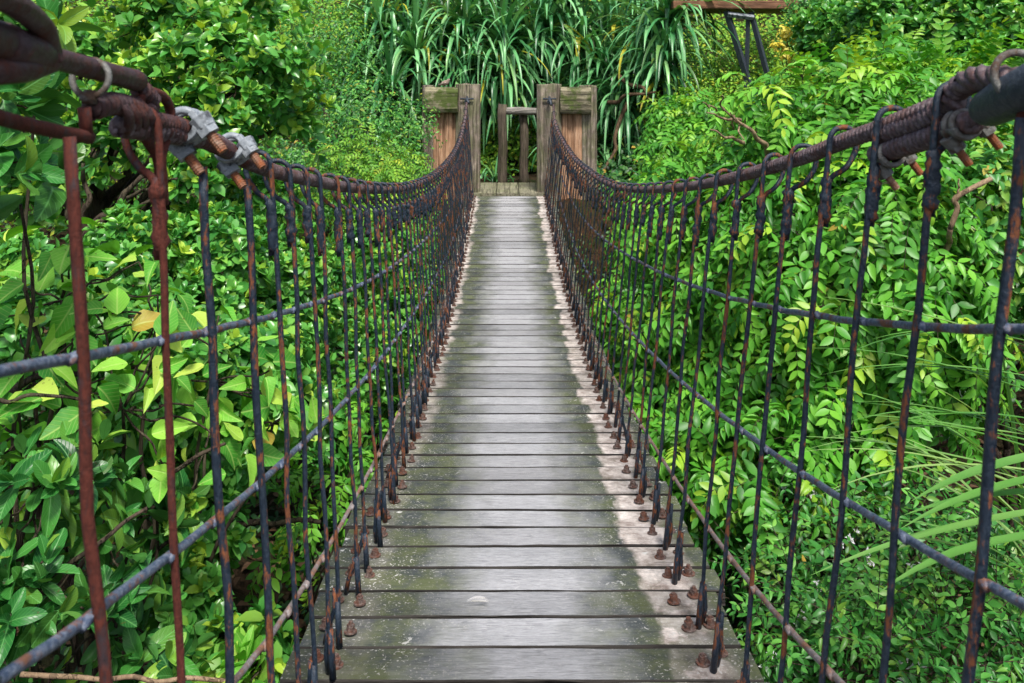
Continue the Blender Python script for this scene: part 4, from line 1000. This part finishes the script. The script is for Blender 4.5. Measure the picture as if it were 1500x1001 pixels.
# left boughs
lb = empty('brown_bough', tuple(P(100, 570, 2.5))); tag(lb, 'brown horizontal boughs crossing behind the left railing bars', 'branch')
mb = MB()
for a, b, Y, r0, m in (((-30, 585), (95, 582), 2.3, .007, 0), ((-30, 570), (120, 548), 2.6, .014, 0), ((50, 870), (215, 745), 2.2, .008, 0), ((310, 765), (470, 765), 3.3, .014, 0), ((60, 810), (120, 850), 2.4, .007, 0), ((0, 720), (60, 660), 2.4, .007, 0), ((230, 700), (330, 650), 2.6, .008, 0)):
    limb(mb, P(*a, Y), P(*b, Y + .05), r0, r0 * .6, .05, a[0] + 77, 5)
limb(mb, P(20, 570, 2.6), (-1.6, 2.8, float(gz(-1.6, 2.8))), .014, .02, .04, 3); mb.build('limb', M['bark'], lb)
fb_ = empty('fallen_branch', tuple(P(200, 986, 2.0))); tag(fb_, 'thin orange-brown stick lying along the bottom left of the view', 'branch')
mb = MB(); limb(mb, P(30, 988, 1.95), P(350, 998, 2.05), .006, .005, .015, 9); mb.build('limb', M['rustbolt'] if False else M['drytwig'], fb_)
# background trees upper right
G5 = 'background trees beyond the right-hand shrubs'
shrub('dark_leaved_tree', [(1290, 40, 7.6, .40), (1390, 50, 7.4, .42), (1480, 40, 7.2, .42), (1220, 55, 8.2, .35), (1440, 95, 7.2, .3), (1330, 85, 7.4, .28)], 'rosette', L['ficus'], 1300, .10,
      'dark green leafy tree across the upper right corner', 'tree', G5, base=P(1380, 250, 7.6)[:2], tr=.04, young=.05)
shrub('small_leaved_tree', [(1130, 120, 11.5, .7), (1050, 110, 12.0, .8), (1220, 70, 11.5, .7), (1010, 180, 10.5, .6), (1100, 190, 9.5, .6), (1200, 150, 10, .5)], 'loose', L['fine'], 15000, .055,
      'pale small-leaved tree behind the steel walkway legs', 'tree', G5, base=P(1120, 260, 11)[:2], tpl='tiny', thick=.7, tr=.04)
shrub('small_leaved_tree', [(1200, 20, 9.6, .4), (1170, 60, 9.6, .25), (1240, 50, 9.2, .3)], 'loose', L['small'], 3600, .055,
      'mid green tree between the yellow flowers and the dark corner tree', 'tree', G5, base=P(1210, 200, 9.6)[:2], tpl='small', thick=.6, tr=.03)
shrub('yellow_flowered_shrub', [(1150, 50, 8.4, .10), (1175, 62, 8.4, .09), (1150, 80, 8.4, .09), (1185, 50, 8.4, .07), (1160, 98, 8.4, .05), (1140, 65, 8.4, .07)], 'loose', L['yellow'], 330, .05,
      'small shrub with bright yellow blooms under the end of the walkway beam', 'shrub', None, base=P(1165, 200, 9.4)[:2], tpl='small', thick=.9, tr=.012)
shrub('small_leaved_shrub', [(745, 215, 12.2, .5), (715, 250, 12.0, .35), (790, 235, 12.2, .4)], 'loose', L['fine'], 2600, .06,
      'light green bush showing through the low fence behind the far landing', 'shrub', None, base=P(750, 270, 12.4)[:2], tpl='small', thick=.6, tr=.02)
# undergrowth: a mass nobody could count
def scatter(name, n, xr, yr, hz, ln, mat, tpl, label, cat, cond=None, young=.1):
    x = rng.uniform(*xr, n); y = rng.uniform(*yr, n)
    if cond is not None: k = cond(x, y); x, y = x[k], y[k]
    lump = .55 + .45 * np.sin(x * 2.3 + y) * np.cos(y * 1.9 - x * .7)
    h = hz * lump * rng.random(len(x)) ** .6
    pos = np.stack([x, y, gz(x, y) + h + .03], 1); outd = norm(np.stack([rng.normal(size=len(x)) * .4, -.7 + 0 * x, .6 + 0 * x], 1))
    Lv = Leaves(); loose(Lv, tpl, pos, outd, ln, .6, .2, young); o = Lv.build(name, mat); return tag(o, label, cat, None, 'stuff')
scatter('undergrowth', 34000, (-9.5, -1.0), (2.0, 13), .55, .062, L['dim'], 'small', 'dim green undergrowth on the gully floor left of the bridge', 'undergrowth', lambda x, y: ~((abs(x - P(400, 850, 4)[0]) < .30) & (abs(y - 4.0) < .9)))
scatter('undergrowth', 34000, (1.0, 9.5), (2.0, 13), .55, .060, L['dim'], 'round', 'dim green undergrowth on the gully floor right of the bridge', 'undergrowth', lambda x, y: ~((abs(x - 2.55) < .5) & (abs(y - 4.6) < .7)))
scatter('hillside_foliage', 75000, (-18, 18), (12.5, 24), 1.6, .11, L['fine'], 'small', 'leafy hillside rising behind all the trees', 'hillside foliage', None, .15)
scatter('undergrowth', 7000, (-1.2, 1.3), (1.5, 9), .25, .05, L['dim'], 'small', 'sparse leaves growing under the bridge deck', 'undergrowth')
x = rng.uniform(-5, 5, 12000); y = rng.uniform(1, 8.5, 12000); Lv = Leaves()
pos = np.stack([x, y, gz(x, y) + .05], 1); Lv.add('small', pos, rng.normal(size=(12000, 3)) * np.array([1, 1, .15]), norm(rng.normal(size=(12000, 3)) * .3 + np.array([0, 0, 1.])), rng.uniform(.03, .08, 12000))
tag(Lv.build('leaf_litter', L['litter']), 'brown fallen leaves strewn over the dark gully soil', 'leaf litter', None, 'stuff')

# ------------------------------------------------------------------ light, sky, camera
sc = bpy.context.scene
w = bpy.data.worlds.new('World'); sc.world = w; w.use_nodes = True; nt = w.node_tree
sky = nt.nodes.new('ShaderNodeTexSky'); sky.sky_type = 'NISHITA'; sky.sun_disc = False
SE, SR = 60, 168
sky.sun_elevation = R(SE); sky.sun_rotation = R(SR); sky.air_density = 1.0; sky.dust_density = 3.5; sky.ozone_density = .8
nt.links.new(sky.outputs[0], nt.nodes['Background'].inputs[0]); nt.nodes['Background'].inputs[1].default_value = .052
sun = bpy.data.lights.new('sun', 'SUN'); sun.energy = 1.5; sun.angle = R(10); sun.color = (1, .96, .89)
so = bpy.data.objects.new('sun', sun); C.objects.link(so)
# direction towards the sun: rotation measured clockwise from +Y
dv = Vector((math.sin(R(SR)) * math.cos(R(SE)), math.cos(R(SR)) * math.cos(R(SE)), math.sin(R(SE))))
so.rotation_euler = dv.to_track_quat('Z', 'Y').to_euler(); so.location = (0, 0, 12)
cam = bpy.data.cameras.new('camera'); co = bpy.data.objects.new('camera', cam); C.objects.link(co)
co.location = (0, 0, 0); co.rotation_euler = (R(90), 0, 0)
cam.sensor_width = 36; cam.lens = FOC / 1500 * 36; cam.shift_x = (750 - VX) / 1500; cam.shift_y = -(500.5 - VY) / 1500
cam.clip_start = .02; cam.clip_end = 500
cam.dof.use_dof = True; cam.dof.focus_distance = 2.6; cam.dof.aperture_fstop = 10
sc.camera = co
sc.view_settings.view_transform = 'Standard'; sc.view_settings.look = 'None'; sc.view_settings.exposure = 1.62; sc.view_settings.gamma = 1
sc.cycles.max_bounces = 8; sc.cycles.transmission_bounces = 4; sc.cycles.diffuse_bounces = 2; sc.cycles.use_denoising = True
